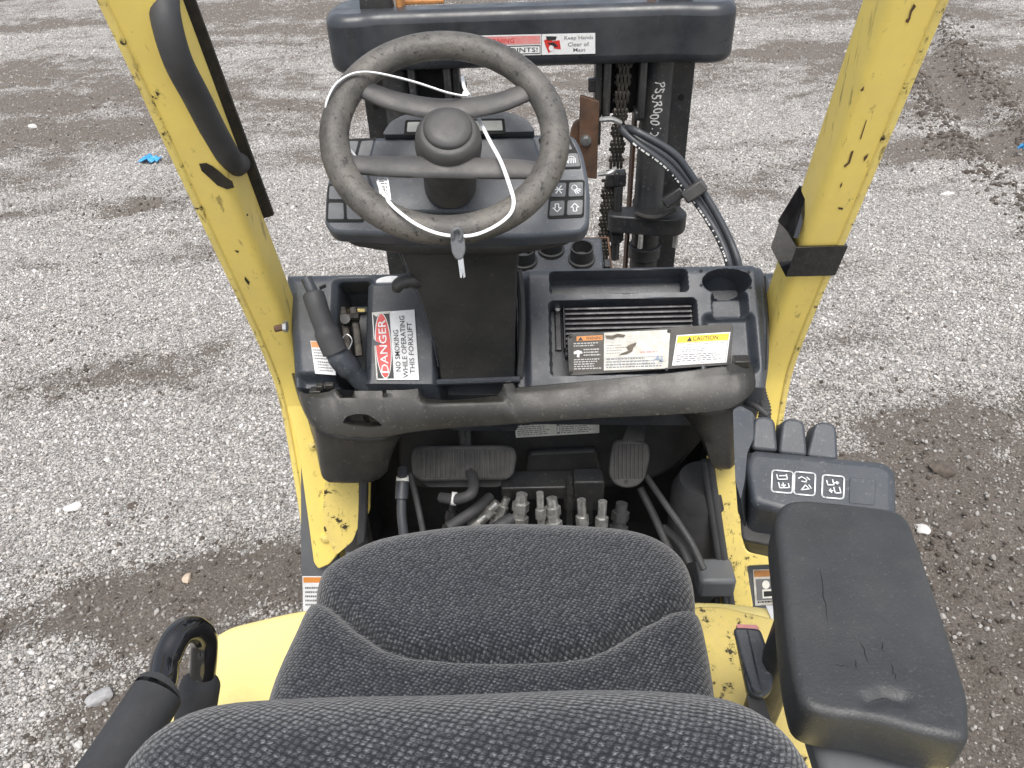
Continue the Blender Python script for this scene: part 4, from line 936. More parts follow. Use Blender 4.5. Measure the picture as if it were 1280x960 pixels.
# ---- parking brake lever
def brake_lever():
    F = D
    top, mid, bot = D.wp(388, 358, .075), D.wp(415, 432, .055), D.wp(452, 474, .012)
    q = MB(); q.tube(spline([D.wp(414, 428, .050), D.wp(424, 446, .042), D.wp(440, 464, .024), D.wp(459, 484, -.004)], 6), [.019]*6+[.0205]*6+[.017]*7, 14, flat=.8)
    o = q.build('parking_brake', 'plastic', truck, smooth=60)
    q = MB(); q.tube(spline([D.wp(391, 366, .083), D.wp(396, 382, .080), D.wp(406, 410, .066), D.wp(419, 440, .048)], 6), [.0150]+[.0178]*6+[.0172]*6+[.0205]*6, 18); q.build('grip', 'rubber', o, smooth=60)
    q = MB(); q.tube([D.wp(392, 368, .081), D.wp(383, 348, .087)], .0092, 14); q.build('release_button', 'plastic', o, smooth=40)
    q = MB(); q.tube([D.wp(400, 360, .078), D.wp(407, 357, .08)], .003, 8); q.build('stop_pin', 'void', o)
brake_lever()
q = MB(); q.tube([U(344, 411, y=1.09), U(358, 408, y=1.09)], .006, 8); q.build('stud', 'rust', truck)
q = MB(); q.lathe(Fr(U(359, 408, y=1.09), (-1, 0, 0), (0, 1, 0)), 0, 0, [(.0095, 0), (.0095, .006)], 6); q.build('stud_nut', 'steel_bolt', truck)

# ---- foot well: bulkhead, sides, floor
FW = Fr((XC, 1.175, .86), (0, -1, .32))
def footwell():
    q = MB(); q.box((XC, 1.30, .70), (.86, .03, .62)); o = q.build('bulkhead', 'plastic_dark', truck, bevel=.004)
    # moulded toe panel with a raised shelf
    q = MB(); q.prism(FW, rpoly([FW.px(*p) for p in ((496, 520), (880, 510), (884, 545), (850, 585), (820, 600), (760, 612), (520, 612), (498, 590))], .02), -.06, 0); q.build('toe_panel', 'plastic_dark', truck, bevel=.012, seg=3)
    F2 = FW.up(.02); q = MB(); q.prism(FW, rpoly([FW.px(*p, ) for p in ((660, 560), (745, 556), (752, 588), (655, 592))], .012), -.002, .022); q.build('toe_boss', 'plastic_dark', truck, bevel=.008, seg=3)
    st = Sticker(FW, [(643, 527), (749, 521), (749, 541), (645, 547)], c=.004); st.rect(0, 0, 1, 1, 'label_cream').lines(.02, .1, .47, .95, 7, 'ink_grey', 2, 41, .35).lines(.54, .1, .98, .95, 7, 'ink_grey', 2, 42, .35).rect(.495, .3, .53, .9, 'ink_grey', 2).rect(.50, .4, .525, .8, 'label_cream', 3); st.build('service_label', o, 'cream label of small print')
    for sx in (-1, 1):
        q = MB(); q.box((XC+sx*.375, 1.24, .72), (.012, .12, .52)); q.build('well_side', 'plastic_dark', truck)
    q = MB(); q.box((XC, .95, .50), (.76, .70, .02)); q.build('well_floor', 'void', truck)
    # corner void behind the knee panel left, wheel-arch tube right
    q = MB(); q.lathe(Fr((.335, 1.10, .50), (0, 0, 1)), 0, 0, [(.062, 0), (.062, .30), (.05, .33)], 26); q.build('filter_canister', 'rubber', truck, smooth=40)
footwell()
def pedal_brake():
    F = Fr(U(578, 580, y=1.105), (0, -.80, .60)); q = MB()
    q.prism(F, rpoly([F.px(*p) for p in ((516, 560), (530, 558), (630, 557), (643, 560), (646, 572), (642, 593), (634, 600), (525, 602), (515, 594), (513, 570))], .010), -.016, 0)
    o = q.build('brake_pedal', 'pedal_rubber', truck, bevel=.005, seg=3); rib = None
    for i in range(19):
        x = 524+i*6.15; a, b = F.px(x, 562), F.px(x+.5, 597); w = F.w((a[0]+b[0])/2, (a[1]+b[1])/2, .001)
        if rib is None: m = MB(); m.box((0, 0, 0), (.0052, abs(a[1]-b[1]), .005), Matrix((F.a, F.b, F.n)).transposed()); rib = m.build('rib', 'pedal_rubber', o, origin=(0, 0, 0), smooth=0); rib.modifiers.new('bevel', 'BEVEL').width = .0012; place(rib, w, o)
        else: clone(rib, w, o)
    q = MB(); q.tube([F.wp(582, 566, -.02), U(580, 530, y=1.16), U(579, 500, y=1.18)], .013, 10, flat=.6); q.build('pedal_arm', 'black_steel', o)
    q = MB(); q.prism(F, rpoly([F.px(*p) for p in ((520, 596), (640, 594), (625, 612), (530, 612))], .012), -.05, -.03); q.build('pedal_bracket', 'plastic_dark', o, bevel=.006)
pedal_brake()
def pedal_acc():
    F = Fr(U(786, 580, y=1.09), (.02, -.82, .57)); q = MB()
    q.prism(F, rpoly([F.px(*p) for p in ((768, 551), (790, 549), (811, 554), (813, 572), (806, 600), (796, 609), (782, 611), (768, 606), (761, 594), (763, 570))], .010), -.014, 0)
    o = q.build('accelerator_pedal', 'wheel_spoke', truck, bevel=.004, seg=3); rib = None
    for i in range(8):
        x = 770+i*5.0; a, b = F.px(x, 555), F.px(x-1.5, 598); w = F.w((a[0]+b[0])/2, (a[1]+b[1])/2, .0008)
        if rib is None: m = MB(); m.box((0, 0, 0), (.0042, abs(a[1]-b[1]), .004), Matrix((F.a, F.b, F.n)).transposed() @ Matrix.Rotation(R_(-2), 3, 'Z')); rib = m.build('rib', 'wheel_spoke', o, origin=(0, 0, 0), smooth=0); rib.modifiers.new('bevel', 'BEVEL').width = .001; place(rib, w, o)
        else: clone(rib, w, o)
    q = MB(); q.loft([[F.wp(x, y, c) for x, y, c in r] for r in (((776, 553, 0), (806, 553, 0), (806, 553, -.014), (776, 553, -.014)), ((784, 535, -.005), (806, 535, -.005), (806, 535, -.03), (784, 535, -.03)), ((788, 510, -.03), (806, 510, -.03), (806, 510, -.05), (788, 510, -.05)))]); q.build('pedal_arm', 'plastic_dark', o, bevel=.003)
    MB().lathe(F, *F.px(783, 602), [(.004, 0), (.004, .002)], 10).build('pedal_rivet', 'black_steel', o)
    q = MB(); q.tube(spline([U(808, 596, y=1.11), U(835, 635, y=1.04), U(862, 675, y=.98), U(880, 712, y=.93)], 6), .0065, 10); q.build('control_cable', 'rubber', truck)
pedal_acc()
# ---- hydraulic fittings and hoses showing where the floor plate is off
def fitting(px, py, y, s, lean, m='zinc', two=True):
    s *= .82; p = U(px, py+22, y=y); ax = V(lean).normalized(); F = Fr(p, ax, (1, 0, 0) if abs(ax.x) < .9 else (0, 1, 0)); q = MB()
    q.lathe(F, 0, 0, [(.013*s, -.05), (.013*s, -.012)], 16); q.lathe(F, 0, 0, [(.019*s, -.014), (.019*s, .008)], 6); q.lathe(F, 0, 0, [(.0135*s, .008), (.0135*s, .024)], 16)
    if two: q.lathe(F, 0, 0, [(.0175*s, .022), (.0175*s, .040)], 6); q.lathe(F, 0, 0, [(.012*s, .04), (.0115*s, .058)], 14)
    q.build('hydraulic_fitting', m, truck, smooth=25)
fitting(597, 632, 1.04, .95, (.7, .3, .65)); fitting(578, 645, 1.02, .7, (.8, .3, .5)); fitting(620, 632, 1.06, .8, (.4, .35, .85))
fitting(649, 628, 1.04, 1.15, (.12, .25, 1)); fitting(676, 622, 1.03, .65, (.02, -.25, -1)); fitting(692, 634, 1.03, 1.1, (-.05, .3, 1))
fitting(728, 630, 1.03, .8, (.05, -.2, -1)); fitting(752, 632, 1.03, .8, (-.02, -.2, -1)); fitting(712, 606, 1.08, .7, (0, .2, 1), 'black_steel'); fitting(736, 604, 1.09, .9, (0, .2, 1), 'black_steel'); fitting(773, 640, 1.04, 1.2, (.1, .3, 1), 'rubber'); fitting(560, 640, 1.03, .8, (.2, .3, .7), 'black_steel')
q = MB(); q.box(U(690, 606, y=1.11), (.20, .05, .035)); q.box(U(735, 612, y=1.10), (.06, .04, .08)); q.build('valve_block', 'black_steel', truck, bevel=.004)
for P, r, m in (([U(552, 622, y=1.05), U(570, 624, y=1.03), U(588, 618, y=1.03), U(592, 604, y=1.06), U(588, 590, y=1.10)], .0105, 'rubber'), ([U(503, 586, y=1.07), U(503, 604, y=1.04), U(502, 640, y=1.0), U(506, 680, y=.96)], .009, 'hose'),
                ([U(513, 592, y=1.1), U(522, 630, y=1.05), U(530, 670, y=1.0)], .006, 'rubber'), ([U(560, 660, y=1.0), U(590, 640, y=1.03), U(612, 622, y=1.08)], .011, 'rubber'), ([U(800, 610, y=1.12), U(815, 640, y=1.08), U(838, 690, y=1.0)], .008, 'rubber'), ([U(620, 660, y=1.0), U(640, 648, y=1.02)], .012, 'rubber'), ([U(830, 660, y=1.05), U(850, 680, y=1.0), U(862, 705, y=.96)], .008, 'rubber')):
    q = MB(); q.tube(spline(P, 6), r, 12); q.build('hydraulic_hose', m, truck, smooth=60)
c = U(564, 623, y=1.033); q = MB(); q.tube([c, c+V((.010, 0, -.002))], .0128, 14); q.build('hose_clip', 'white', truck)
c = U(503, 596, y=1.05); q = MB(); q.tube([c, c+V((0, -.004, -.008))], .012, 12); q.build('hose_ferrule', 'label_cream', truck)
q = MB(); q.tube([U(503, 602, y=1.04), U(502, 624, y=1.015)], .0125, 12); q.build('hose_sleeve', 'hose', truck)
# corrugated harness at the right end of the knee panel
S = spline([U(944, 455, y=1.10), U(950, 490, y=1.06), U(956, 515, y=1.03), U(950, 545, y=1.0)], 14); q = MB(); q.tube(S, [.0095+.0018*(i % 2) for i in range(len(S))], 10); q.build('harness_conduit', 'rubber', truck, smooth=20)
q = MB(); q.tube(spline([U(930, 503, y=1.04), U(945, 508, y=1.01), U(960, 520, y=.99)], 6), .0045, 8); q.build('harness_wire', 'rubber', truck)
# ---- air-duct box behind the dash
def ducts():
    F = Fr(U(700, 318, y=1.37), (0, -.35, .94)); q = MB(); q.prism(F, rpoly([F.px(*p) for p in ((640, 300), (752, 296), (756, 350), (640, 354))], .006), -.10, 0); o = q.build('duct_box', 'plastic', truck, bevel=.004)
    q = MB()
    for a, b in (((636, 301), (760, 297)), ((760, 297), (766, 350))): q.tube([F.wp(*a, -.01), F.wp(*b, -.01)], .002, 6)
    q.build('rusty_edge', 'rust', o)
    q = MB(); q.fbox(F, *F.px(759, 330), -.006, (.012, .02, .02)); q.build('box_latch', 'black_steel', o, bevel=.002)
    for x, y in ((689, 313), (727, 325), (655, 327)):
        G_ = Fr(F.wp(x, y-1, 0), (0, -.20, .98)); rr = .0222
        MB().lathe(G_, 0, 0, [(rr+.005, -.004), (rr+.004, .003), (rr, .004), (rr, .030), (rr-.0028, .030), (rr-.003, -.02)], 32, caps=False).lathe(G_, 0, 0, [(rr-.003, -.02), (.001, -.02)], 20).build('duct_port', 'plastic_dark', o, smooth=40)
ducts()

# ---- upholstery
def offset_scale(out, s, c): return [(c[0]+(x-c[0])*s, c[1]+(y-c[1])*s) for x, y in out]
def resample(pts, n, closed=True):
    P = [V((*p, 0)) for p in pts]; P = P+[P[0]] if closed else P; L = [0]
    for a, b in zip(P, P[1:]): L.append(L[-1]+(b-a).length)
    out = []; k = 0
    for i in range(n):
        d = L[-1]*i/(n if closed else n-1)
        while k < len(L)-2 and L[k+1] < d: k += 1
        t = (d-L[k])/max(1e-9, L[k+1]-L[k]); q = P[k].lerp(P[k+1], t); out.append((q.x, q.y))
    return out
def pdist(x, y, line):
    best = np.full_like(x, 9.)
    for (ax, ay), (bx, by) in zip(line, line[1:]):
        dx, dy = bx-ax, by-ay; t = np.clip(((x-ax)*dx+(y-ay)*dy)/(dx*dx+dy*dy+1e-12), 0, 1); best = np.minimum(best, np.hypot(x-ax-dx*t, y-ay-dy*t))
    return best
def pillow(name, out, zf, r, drop, m, parent, n=220, nr=70, uvs=True, label=None):
    """cushion from a plan outline: zf(x, y, edge_distance) gives the top"""
    sm = spline([V((*p, 0)) for p in out+[out[0]]], 8)[:-1]; out = resample([(p.x, p.y) for p in sm], n)
    cx, cy = np.mean([p[0] for p in out]), np.mean([p[1] for p in out]); O = np.array(out)
    mb = MB(); vs = []; uv = []; line = out+[out[0]]
    S = list(1-(1-np.linspace(0.02, 1, nr))**1.0)
    arr = np.concatenate([np.stack([cx+(O[:, 0]-cx)*s, cy+(O[:, 1]-cy)*s], -1) for s in S]); d = pdist(arr[:, 0], arr[:, 1], line)
    z = zf(arr[:, 0], arr[:, 1], d); q = np.clip(1-d/r, 0, 1); z = z - r*(1-np.sqrt(np.clip(1-q*q, 0, 1)))
    vs = [V((a, b, c)) for (a, b), c in zip(arr, z)]; uv = [(a, b) for a, b in arr]
    last = vs[-n:]
    for k, (dz, e) in enumerate(((drop*.3, 1.004), (drop*.7, 1.0), (drop, .97))):
        vs += [V((cx+(p.x-cx)*e, cy+(p.y-cy)*e, p.z-dz)) for p in last]; uv += [(cx+(p.x-cx)*(1+dz/.25), cy+(p.y-cy)*(1+dz/.25)) for p in last]
    R = nr+3; fs = [(i*n+j, i*n+(j+1) % n, (i+1)*n+(j+1) % n, (i+1)*n+j) for i in range(R-1) for j in range(n)] + [tuple(range(n-1, -1, -1))]
    mb.v = vs; mb.f = fs; mb.m = [0]*len(fs); mb.uv = uv if uvs else None
    return mb.build(name, m, parent, smooth=60, label=label)
ZC = 1.15
px2 = lambda p, z: (lambda w: (w.x, w.y))(U(*p, z=z))
co = [px2((p[0], p[1]-(8 if p[1] < 720 else 3)), ZC-.012) for p in ((322, 900), (330, 862), (345, 822), (372, 765), (386, 738), (402, 712), (432, 690), (478, 670), (560, 656), (640, 651), (740, 655), (800, 663), (838, 680), (862, 706), (874, 745), (888, 800), (898, 862), (900, 900))]
co += [(.175, .28), (.10, .25), (-.2, .25), (-.275, .28)]
seam = [px2((p[0], p[1]-13), ZC) for p in ((372, 728), (388, 744), (415, 765), (446, 792), (478, 813), (510, 823), (570, 827), (640, 828), (700, 827), (735, 823), (765, 810), (800, 788), (840, 768), (885, 748))]
seam = resample(seam, 40, False)
def zc(x, y, d):
    sd = pdist(x, y, seam); front = np.interp(x, [p[0] for p in seam], [p[1] for p in seam])
    fr = sst(-.004, .05, y-front)
    z = ZC + .004*fr*(1-sst(.0, .11, y-front)*.5) - .014*np.exp(-(sd/.0065)**2) - .004*np.exp(-(sd/.03)**2) + .003*np.exp(-((sd-.024)/.014)**2)
    z = z - .10*np.clip(y-.62, 0, 1)**1.2 - .005*np.exp(-((x+.04)/.12)**2)*(1-fr) + .004*(fbm(x*9, y*9, 90, 3)-.5)
    return z
pillow('seat_cushion', co, zc, .045, .07, 'fabric', truck, 420, 150)
q = MB(); q.box((-.045, .46, 1.03), (.40, .40, .07)); q.build('seat_pan', 'plastic_dark', truck, bevel=.02, seg=3)
def backrest():
    W, x0, z0, z1 = .228, -.048, .98, 1.464; mb = MB(); rings = []; uv = []
    base = rpoly([(x0-W, z0), (x0+W, z0), (x0+W-.012, z1-.016), (x0+.10, z1), (x0-.10, z1+.001), (x0-W+.012, z1-.018)], [.05, .05, .115, .05, .05, .115], 14); base = resample(base, 240)
    cx, cz = x0, (z0+z1)/2; r, yc, hy = .052, .228, .062
    for k in range(25):
        th = -math.pi/2+math.pi*k/24; ins = r*(1-math.cos(th)); y = yc+hy*math.sin(th)
        for x, z in base:
            fx = 1-ins/W; fz = 1-ins/((z1-z0)/2); rx = cx+(x-cx)*fx; rz = cz+(z-cz)*fz
            top = max(0, (z-(z1-.14))/.14); yy = y + .02*max(0, abs(x-x0)/W-.55)*0 - .04*(1.47-rz)*.3
            mb.v.append(V((rx, yy, rz+.004*math.sin(rx*17)))); uv.append((x, z*.9+th*.058))
    n = 240; mb.f = [(i*n+j, i*n+(j+1) % n, (i+1)*n+(j+1) % n, (i+1)*n+j) for i in range(24) for j in range(n)] + [tuple(range(n)), tuple(range(24*n, 25*n))]; mb.m = [0]*len(mb.f); mb.uv = uv
    o = mb.build('seat_backrest', 'fabric', truck, smooth=60)
    q = MB(); q.box((x0, .150, 1.18), (.36, .02, .40)); q.build('backrest_shell', 'plastic_dark', o, bevel=.008)
backrest()
# ---- hip restraint left of the seat: bent tube in foam sleeves
def restraint():
    P = [U(130, 985, d=.70), U(196, 868, d=.76), U(207, 826, d=.79), U(222, 795, d=.81), U(240, 786, d=.83), U(254, 797, d=.85), U(255, 820, d=.855), U(251, 860, d=.86), U(240, 960, d=.85), U(225, 1010, d=.84)]
    o = MB().tube(spline(P, 8), .0145, 18).build('hip_restraint', 'gloss_black', truck, smooth=60)
    MB().tube(spline([U(196, 868, d=.76), U(193, 873, d=.757), U(155, 932, d=.72), U(105, 1005, d=.68)], 6), [.020]+[.0252]*18, 20).build('foam_sleeve', 'foam', o, smooth=50)
    MB().tube(spline([U(250, 858, d=.86), U(249, 864, d=.859), U(240, 920, d=.855), U(228, 1000, d=.85)], 6), [.017]+[.0215]*18, 20).build('foam_sleeve', 'foam', o, smooth=50)
    q = MB(); q.tube([U(262, 800, d=.868), U(265, 830, d=.868)], .0055, 8); q.build('rust_streak', 'rust', o)
restraint()
# ---- hood under the seat
def hood():
    F = Fr((0, 0, 1.0), (0, 0, 1)); q = MB()
    q.prism(F, rpoly([(-.465, .60), (-.44, .655), (-.32, .690), (.26, .690), (.44, .655), (.475, .58), (.475, -.75), (-.465, -.75)], [.03, .03, .05, .05, .03, .03, .1, .1]), -.10, 0)
    o = q.build('hood', 'yellow_clean', truck, bevel=.02, seg=4, smooth=45)
    q = MB(); q.prism(F, rpoly([(.20, .40), (.20, .665), (.25, .668), (.335, .640), (.345, .40)], .02), -.005, .012); q.build('seat_rail_cover', 'yellow_cracked', o, bevel=.006, seg=3)
    q = MB(); q.box((0, -.05, .55), (.90, 1.30, .70)); q.build('battery_case', 'grey_panel', truck, bevel=.02)
mat('yellow_cracked', (.76, .60, .18), .42, var=.06, vscale=7, chip=(.05, .04, .022), chip_thr=.585, chip_scale=55, dust=(.5, .40, .18), dust_amt=.6, dust_scale=14)
hood()
st = Sticker(Fr((0, 0, 1.0), (0, 0, 1)), [(957, 757), (985, 757), (985, 800), (975, 800)], c=.002); st.rect(0, 0, 1, 1, 'white').poly([(.1, .45), (.45, .45), (.28, .15)], 'ink_grey', 2).poly([(.18, .41), (.37, .41), (.28, .23)], 'white', 3); st.lines(.5, .2, .95, .9, 6, 'ink_grey', 2, 51); st.build('hood_label', truck)
# ---- seat-belt buckle
def buckle():
    F = Fr(U(943, 828, z=1.13), (-.12, -.30, .94)); q = MB()
    q.prism(F, rpoly([F.px(*p) for p in ((918, 784), (950, 786), (962, 820), (967, 845), (964, 866), (950, 874), (935, 868), (924, 815))], .006), -.016, .004); o = q.build('seat_belt_buckle', 'plastic', truck, bevel=.004, seg=3)
    q = MB(); q.prism(F, rpoly([F.px(*p) for p in ((916, 788), (934, 787), (952, 868), (940, 868), (926, 826))], .004), -.002, .009); q.build('buckle_cover', 'plastic', o, bevel=.003)
    q = MB(); q.prism(F, rpoly([F.px(*p) for p in ((920, 781), (946, 782), (949, 788), (922, 787))], .002), -.012, .003); q.build('release_button', 'pink_red', o, bevel=.001)
    q = MB(); q.prism(F, [F.px(*p) for p in ((934, 866), (955, 868), (975, 930), (945, 930))], -.012, -.008); q.build('belt_stalk', 'plastic_dark', o)
buckle()
# ---- armrest pad
def armrest():
    ZA = 1.385
    out = [px2(p, ZA-.006) for p in ((967, 655), (976, 636), (1000, 630), (1060, 635), (1112, 641), (1134, 655), (1148, 690), (1170, 755), (1194, 830), (1207, 875), (1209, 905), (1204, 932), (1150, 924), (1090, 908), (1035, 900), (1004, 888), (992, 860), (982, 800), (974, 720))]
    cr = [[px2(p, ZA) for p in k] for k in (((1022, 705), (1028, 735), (1036, 790)), ((1075, 800), (1080, 815), (1086, 835)), ((1101, 803), (1104, 818)), ((1113, 828), (1121, 856)), ((1068, 825), (1072, 838)), ((1085, 877), (1105, 872), (1126, 876)), ((1042, 830), (1060, 836)))]
    def zf(x, y, d):
        z = ZA + .05*(.40-y)*0 + .002*np.exp(-((x-.27)/.05)**2) + .0015*(fbm(x*30, y*30, 95, 3)-.5)
        z = z - .0035*np.exp(-(pdist(x, y, cr[5])/.006)**2)
        return z
    o = pillow('armrest', out, zf, .008, .040, 'armrest_vinyl', truck, 260, 120, False)
    F = Fr((0, 0, ZA+.003), (0, 0, 1)); 
    q = MB(); q.box((.245, .30, 1.31), (.075, .14, .03)); q.build('armrest_bracket', 'grey_panel', truck, bevel=.008)
    rr_ = random.Random(9)
    for c in cr:
        pts = resample(c, 9, False); pts = [(a+rr_.gauss(0, .0006), b+rr_.gauss(0, .0006)) for a, b in pts]
        za = zf(np.array([p[0] for p in pts]), np.array([p[1] for p in pts]), None); q = MB()
        MB.tube(q, [V((a, b, z_-.0001)) for (a, b), z_ in zip(pts, za)], [.0001, .0002, .0004, .0004, .0005, .0004, .0003, .0002, .0001], 6); q.build('crack', 'void', o)
    q = MB(); q.tube([(.27, .42, 1.28), (.27, .50, 1.20), (.26, .50, .99)], .02, 12); q.build('armrest_post', 'black_steel', truck)
    c = U(1002, 910, z=1.33); MB().lathe(Fr(c, (-1, 0, 0), (0, 1, 0)), 0, 0, [(.007, 0), (.007, .004)], 6).build('bracket_bolt', 'steel_bolt', truck)
armrest()
# ---- lever console ahead of the armrest
def lever_console():
    L = Fr(U(1020, 605, z=1.285), (0, -.32, .947)); P = lambda *k: [L.px(*p) for p in k]
    q = MB(); q.taper(L, ((938, 562), (1106, 578), (1119, 590), (1120, 650), (1000, 645), (940, 628), (931, 580)), ((936, 575), (1106, 590), (1117, 600), (1118, 690), (1000, 690), (932, 680), (926, 600)), -.075, 0, .01)
    o = q.build('lever_console', 'plastic', truck, bevel=.012, seg=4, smooth=45)
    q = MB(); q.taper(L, ((916, 512), (926, 507), (942, 516), (942, 548), (934, 566), (931, 600), (926, 625), (919, 600)), ((918, 520), (930, 512), (944, 520), (944, 550), (938, 570), (936, 610), (932, 660), (922, 640)), -.05, .006, .004); q.build('side_wing', 'plastic', o, bevel=.004, seg=3)
    q = MB(); q.taper(L, ((921, 590), (940, 590), (1000, 600), (1000, 690), (927, 676)), ((932, 620), (950, 620), (1000, 620), (1000, 705), (932, 690)), -.15, -.05, .008); q.build('console_base', 'plastic_dark', o, bevel=.01, seg=3)
    for k, (a, b, c, d) in enumerate((((943, 520), (969, 521), (973, 565), (940, 562)), ((979, 522), (1006, 524), (1010, 571), (974, 567)), ((1020, 526), (1046, 529), (1048, 576), (1009, 571)))):
        F = Fr(U((a[0]+c[0])/2, 545, z=1.305), (0, -.62, .78)); q = MB(); q.prism(F, rpoly([F.px(*p) for p in (a, b, c, d)], [.012, .012, .006, .006]), -.028, 0); lv = q.build('lever', 'plastic', o, bevel=.008, seg=4)
        # neck below, fine grip lines near the tip
        q = MB(); q.prism(F, rpoly([F.px(d[0]+5, d[1]-4), F.px(c[0]-5, c[1]-4), F.px(c[0]-6, c[1]+5), F.px(d[0]+6, d[1]+5)], .002), -.024, -.006); q.build('lever_neck', 'plastic_dark', o, bevel=.002)
    S = L.up(.0005)
    def sq(x0, y0, x1, y1, icon):
        q = MB(); sk = .085
        pts = rpoly(P((x0, y0), (x1, y0+(x1-x0)*sk), (x1-1, y1+(x1-x0)*sk), (x0-1, y1)), .004, 4); pts.append(pts[0])
        q.strip(L, pts, .0016, .0012)
        cx, cy = L.px((x0+x1)/2, (y0+y1)/2+(x1-x0)*sk/2); s = .0095
        for ln in icon: q.strip(L, [(cx+x*s, cy+y*s) for x, y in ln], .0013, .0014)
        q.build('lever_symbol', 'chalk', o, smooth=0)
    fork = [[(-.5, .9), (-.5, .3), (.6, .3)], [(-.2, .75), (.5, .75)], [(.6, .3), (.6, .9)], [(-.5, -.15), (-.5, -.8), (.6, -.8), (.6, -.3)], [(0, -.2), (0, -.65)], [(-.2, -.45), (0, -.65), (.2, -.45)]]
    tilt = [[(-.6, .7), (-.2, .9), (.3, .5), (.1, .2), (-.3, .3)], [(.4, .8), (.6, .5)], [(-.6, -.8), (.0, -.2), (.3, -.7), (-.6, -.8)], [(.4, -.2), (.55, -.6)]]
    shift = [[(-.6, .8), (-.6, .25), (.1, .25), (.1, .9)], [(.25, .5), (.7, .5)], [(.5, .65), (.7, .5), (.5, .35)], [(-.6, -.5), (-.2, -.5)], [(0, -.1), (0, -.8), (.65, -.8), (.65, -.1)], [(-.4, -.3), (-.6, -.5), (-.4, -.7)]]
    sq(965, 588, 991, 615, fork); sq(993, 590, 1019, 618, tilt); sq(1028, 594, 1055, 622, shift)
    q = MB(); q.prism(L, rpoly(P((1062, 597), (1095, 600), (1093, 632), (1061, 629)), .003), -.002, .0008); q.build('blank_panel', 'plastic', o, bevel=.0006)
lever_console()
# ---- yellow cowl ends and steps either side of the foot well
def cowl():
    F = Fr((XC, 1.075, .75), (0, -.95, .30))
    q = MB(); q.prism(F, rpoly([F.px(*p) for p in ((350, 480), (373, 562), (392, 704), (398, 712), (412, 706), (440, 672), (462, 640), (463, 598), (430, 470))], .006), -.012, 0); l = q.build('cowl_plate', 'yellow', truck, bevel=.003)
    q = MB(); q.prism(F, rpoly([F.px(*p) for p in ((408, 590), (404, 640), (406, 660), (413, 677), (421, 692), (442, 674), (449, 655), (450, 590))], .008), -.002, .008); q.build('cowl_pad', 'yellow_worn', l, bevel=.004, seg=3)
    q = MB(); q.prism(F, [F.px(*p) for p in ((451, 590), (461, 590), (460, 645), (458, 675), (447, 680))], -.002, .012); q.build('rubber_edge', 'rubber', l, bevel=.004)
    for p in ((391, 556), (407, 672)): MB().lathe(F, *F.px(*p), [(.0085, 0), (.0085, .006), (.003, .008)], 10).build('cowl_bolt', 'yellow_worn', l)
    q = MB(); q.prism(F, rpoly([F.px(*p) for p in ((373, 580), (395, 580), (420, 700), (420, 790), (378, 790), (373, 700))], .006), -.035, -.016); s = q.build('side_panel', 'grey_panel', truck, bevel=.003)
    st = Sticker(F, [(378, 720), (404, 720), (404, 764), (379, 764)], c=-.0155); st.rect(0, 0, 1, 1, 'white').rect(.05, .03, .95, .18, 'orange', 2).lines(.12, .3, .9, .9, 5, 'ink_grey', 2, 61); st.build('step_label', s)
    F = Fr((XC, 1.03, .75), (0, -.95, .30))
    q = MB(); q.prism(F, rpoly([F.px(*p) for p in ((884, 570), (935, 560), (930, 620), (929, 680), (934, 690), (975, 692), (976, 706), (934, 708), (942, 760), (918, 760), (904, 700), (893, 640))], .006), -.012, 0); r = q.build('cowl_plate', 'yellow_worn', truck, bevel=.004, seg=3)
    q = MB(); S = [F.wp(*p, .006) for p in ((887, 575), (890, 600), (896, 640), (902, 680), (909, 725), (915, 765))]
    q.tube(spline(S, 5), .0085, 10); q.build('rubber_edge', 'rubber', r, smooth=60)
    q = MB(); q.tube(spline([p+V((-.009, 0, -.001)) for p in S], 5), .0075, 10); q.build('rubber_edge', 'rubber', r, smooth=60)
    q = MB(); q.prism(F, rpoly([F.px(*p) for p in ((925, 700), (1010, 700), (1010, 800), (940, 800))], .006), -.05, -.03); s = q.build('side_panel', 'grey_panel', truck, bevel=.003)
    st = Sticker(F, [(941, 712), (975, 711), (976, 755), (944, 757)], c=-.0285); st.rect(0, 0, 1, 1, 'white_dirty').rect(.03, .02, .97, .2, 'rust_orange', 2).rect(.08, .26, .92, .86, 'ink_grey', 2).ell(.45, .42, .14, .12, 'label_cream', 3).rect(.3, .55, .75, .8, 'label_cream', 3).rect(.35, .6, .7, .75, 'ink', 4).lines(.1, .88, .9, .98, 1, 'ink', 2, 71); st.build('crush_label', s, 'worn pictogram label with orange head')
    q = MB(); q.box(U(893, 722, y=.98), (.07, .06, .05)); q.build('latch_block', 'grey_panel', truck, bevel=.008)
    for sx in (-1, 1):
        q = MB(); q.box((XC+sx*.43, 1.30, .28), (.16, .4, .34)); q.build('fender', 'grey_panel', truck, bevel=.02)
        t = Fr((XC+sx*.44, 1.45, .26), (sx, 0, 0), (0, 1, 0)); MB().lathe(t, 0, 0, [(.11, -.08), (.25, -.08), (.27, -.05), (.27, .05), (.25, .08), (.11, .08), (.11, -.08)], 40, caps=False).build('tyre', 'tyre', truck, smooth=40)
cowl()

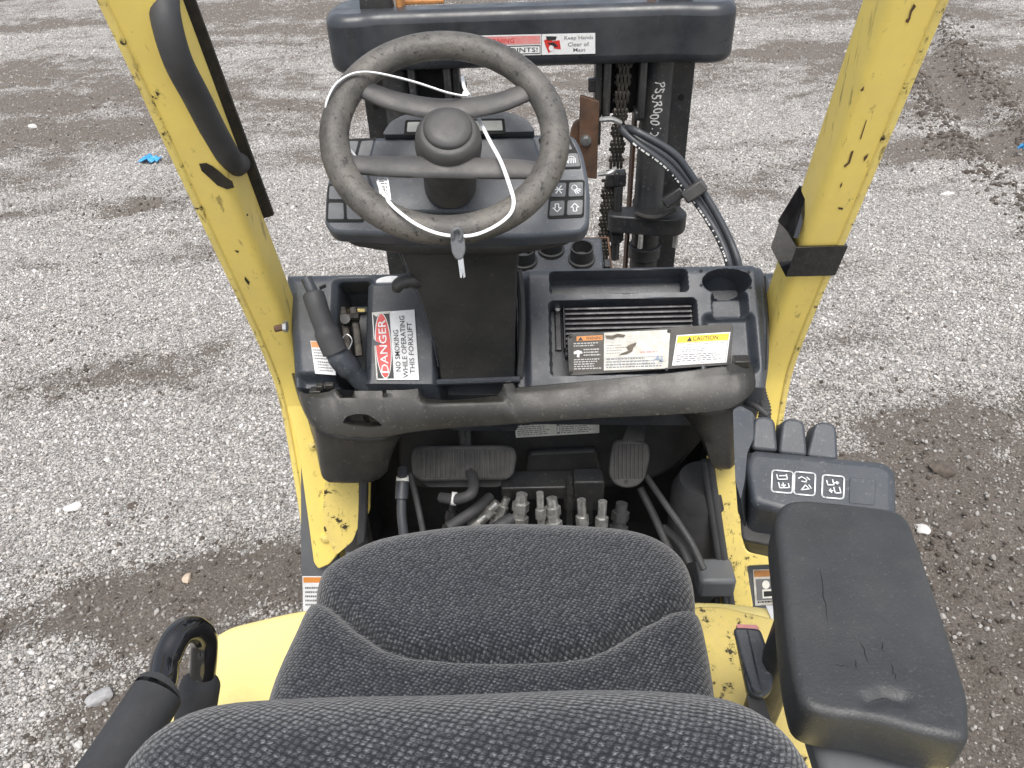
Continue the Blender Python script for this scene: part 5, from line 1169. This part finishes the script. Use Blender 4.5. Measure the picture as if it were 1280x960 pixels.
# ================================================================== key on a white strap hung over the steering wheel
def lanyard():
    root = empty('key_lanyard', U(572, 295, d=.9)); tag(root, 'thin white strap with a small key, looped over the steering wheel rim', 'lanyard')
    W = lambda px, py, c: WF.wp(px, py, c)
    top = [W(578, 96, -.05), W(580, 108, -.03), W(583, 119, -.012), W(560, 116, .004), W(520, 103, .012), W(480, 93, .018), W(455, 90, .021), W(436, 94, .021), W(420, 105, .021), W(411, 120, .018), W(407, 136, .008), W(412, 150, -.02), W(440, 190, -.03), W(470, 220, -.022)]
    MB().tube(spline(top, 6), .0024, 8, flat=.6).build('strap', 'strap', root, smooth=60)
    low = [W(470, 220, -.022), W(478, 240, -.008), W(486, 252, .014), W(498, 264, .024), W(520, 280, .024), W(545, 291, .022), W(570, 295, .018), W(595, 293, .020), W(620, 282, .023), W(637, 268, .022), W(642, 253, .024), W(638, 235, .018), W(626, 202, .004), W(612, 176, -.016), W(600, 152, -.03), W(592, 135, -.026), W(583, 119, -.014)]
    MB().tube(spline(low, 6), .0024, 8, flat=.6).build('strap', 'strap', root, smooth=60)
    q = MB(); q.tube([W(581, 116, -.014), W(586, 121, -.012)], .004, 8); q.build('strap_buckle', 'strap', root)
    F = WF.up(-.016); st = Sticker(F, [(471, 222), (485, 221), (489, 250), (475, 247)], c=.0); st.rect(0, 0, 1, 1, 'strap')
    r = random.Random(5); v = .08
    while v < .9: h = .02+.04*r.random(); st.rect(.15, v, .6, v+h, 'ink', 2); v += h+.025+.03*r.random()
    st.lines(.65, .1, .9, .9, 5, 'ink_grey', 2, 81, .6, .5); st.build('barcode_tag', root, 'white tag with a barcode')
    c = W(572, 292, .022); K = Fr(c, (.1, -.9, .42)); a = lambda pts: rpoly([K.px(*p) for p in pts], .003)
    q = MB(); q.prism(K, a([(566, 288), (577, 287), (581, 300), (582, 314), (578, 324), (570, 325), (565, 316), (563, 302)]), -.003, .003); q.build('key_head', 'key_grey', root, bevel=.0016, seg=3)
    q = MB(); q.tube(spline([K.wp(566, 298, .004), K.wp(566, 289, .008), K.wp(573, 286, .008), K.wp(577, 292, .006), K.wp(575, 300, .004)], 5), .0026, 8); q.build('key_loop', 'key_grey', root, smooth=60)
    q = MB(); q.prism(K, [K.px(*p) for p in ((572, 323), (579, 322), (582, 346), (579, 348), (578.5, 342), (577.5, 348), (575, 347))], -.0012, .0012); q.build('key_blade', 'brass', root, bevel=.0004); bpy.data.objects['key_blade'].data.materials[0] = MATS['steel_bolt']
lanyard()
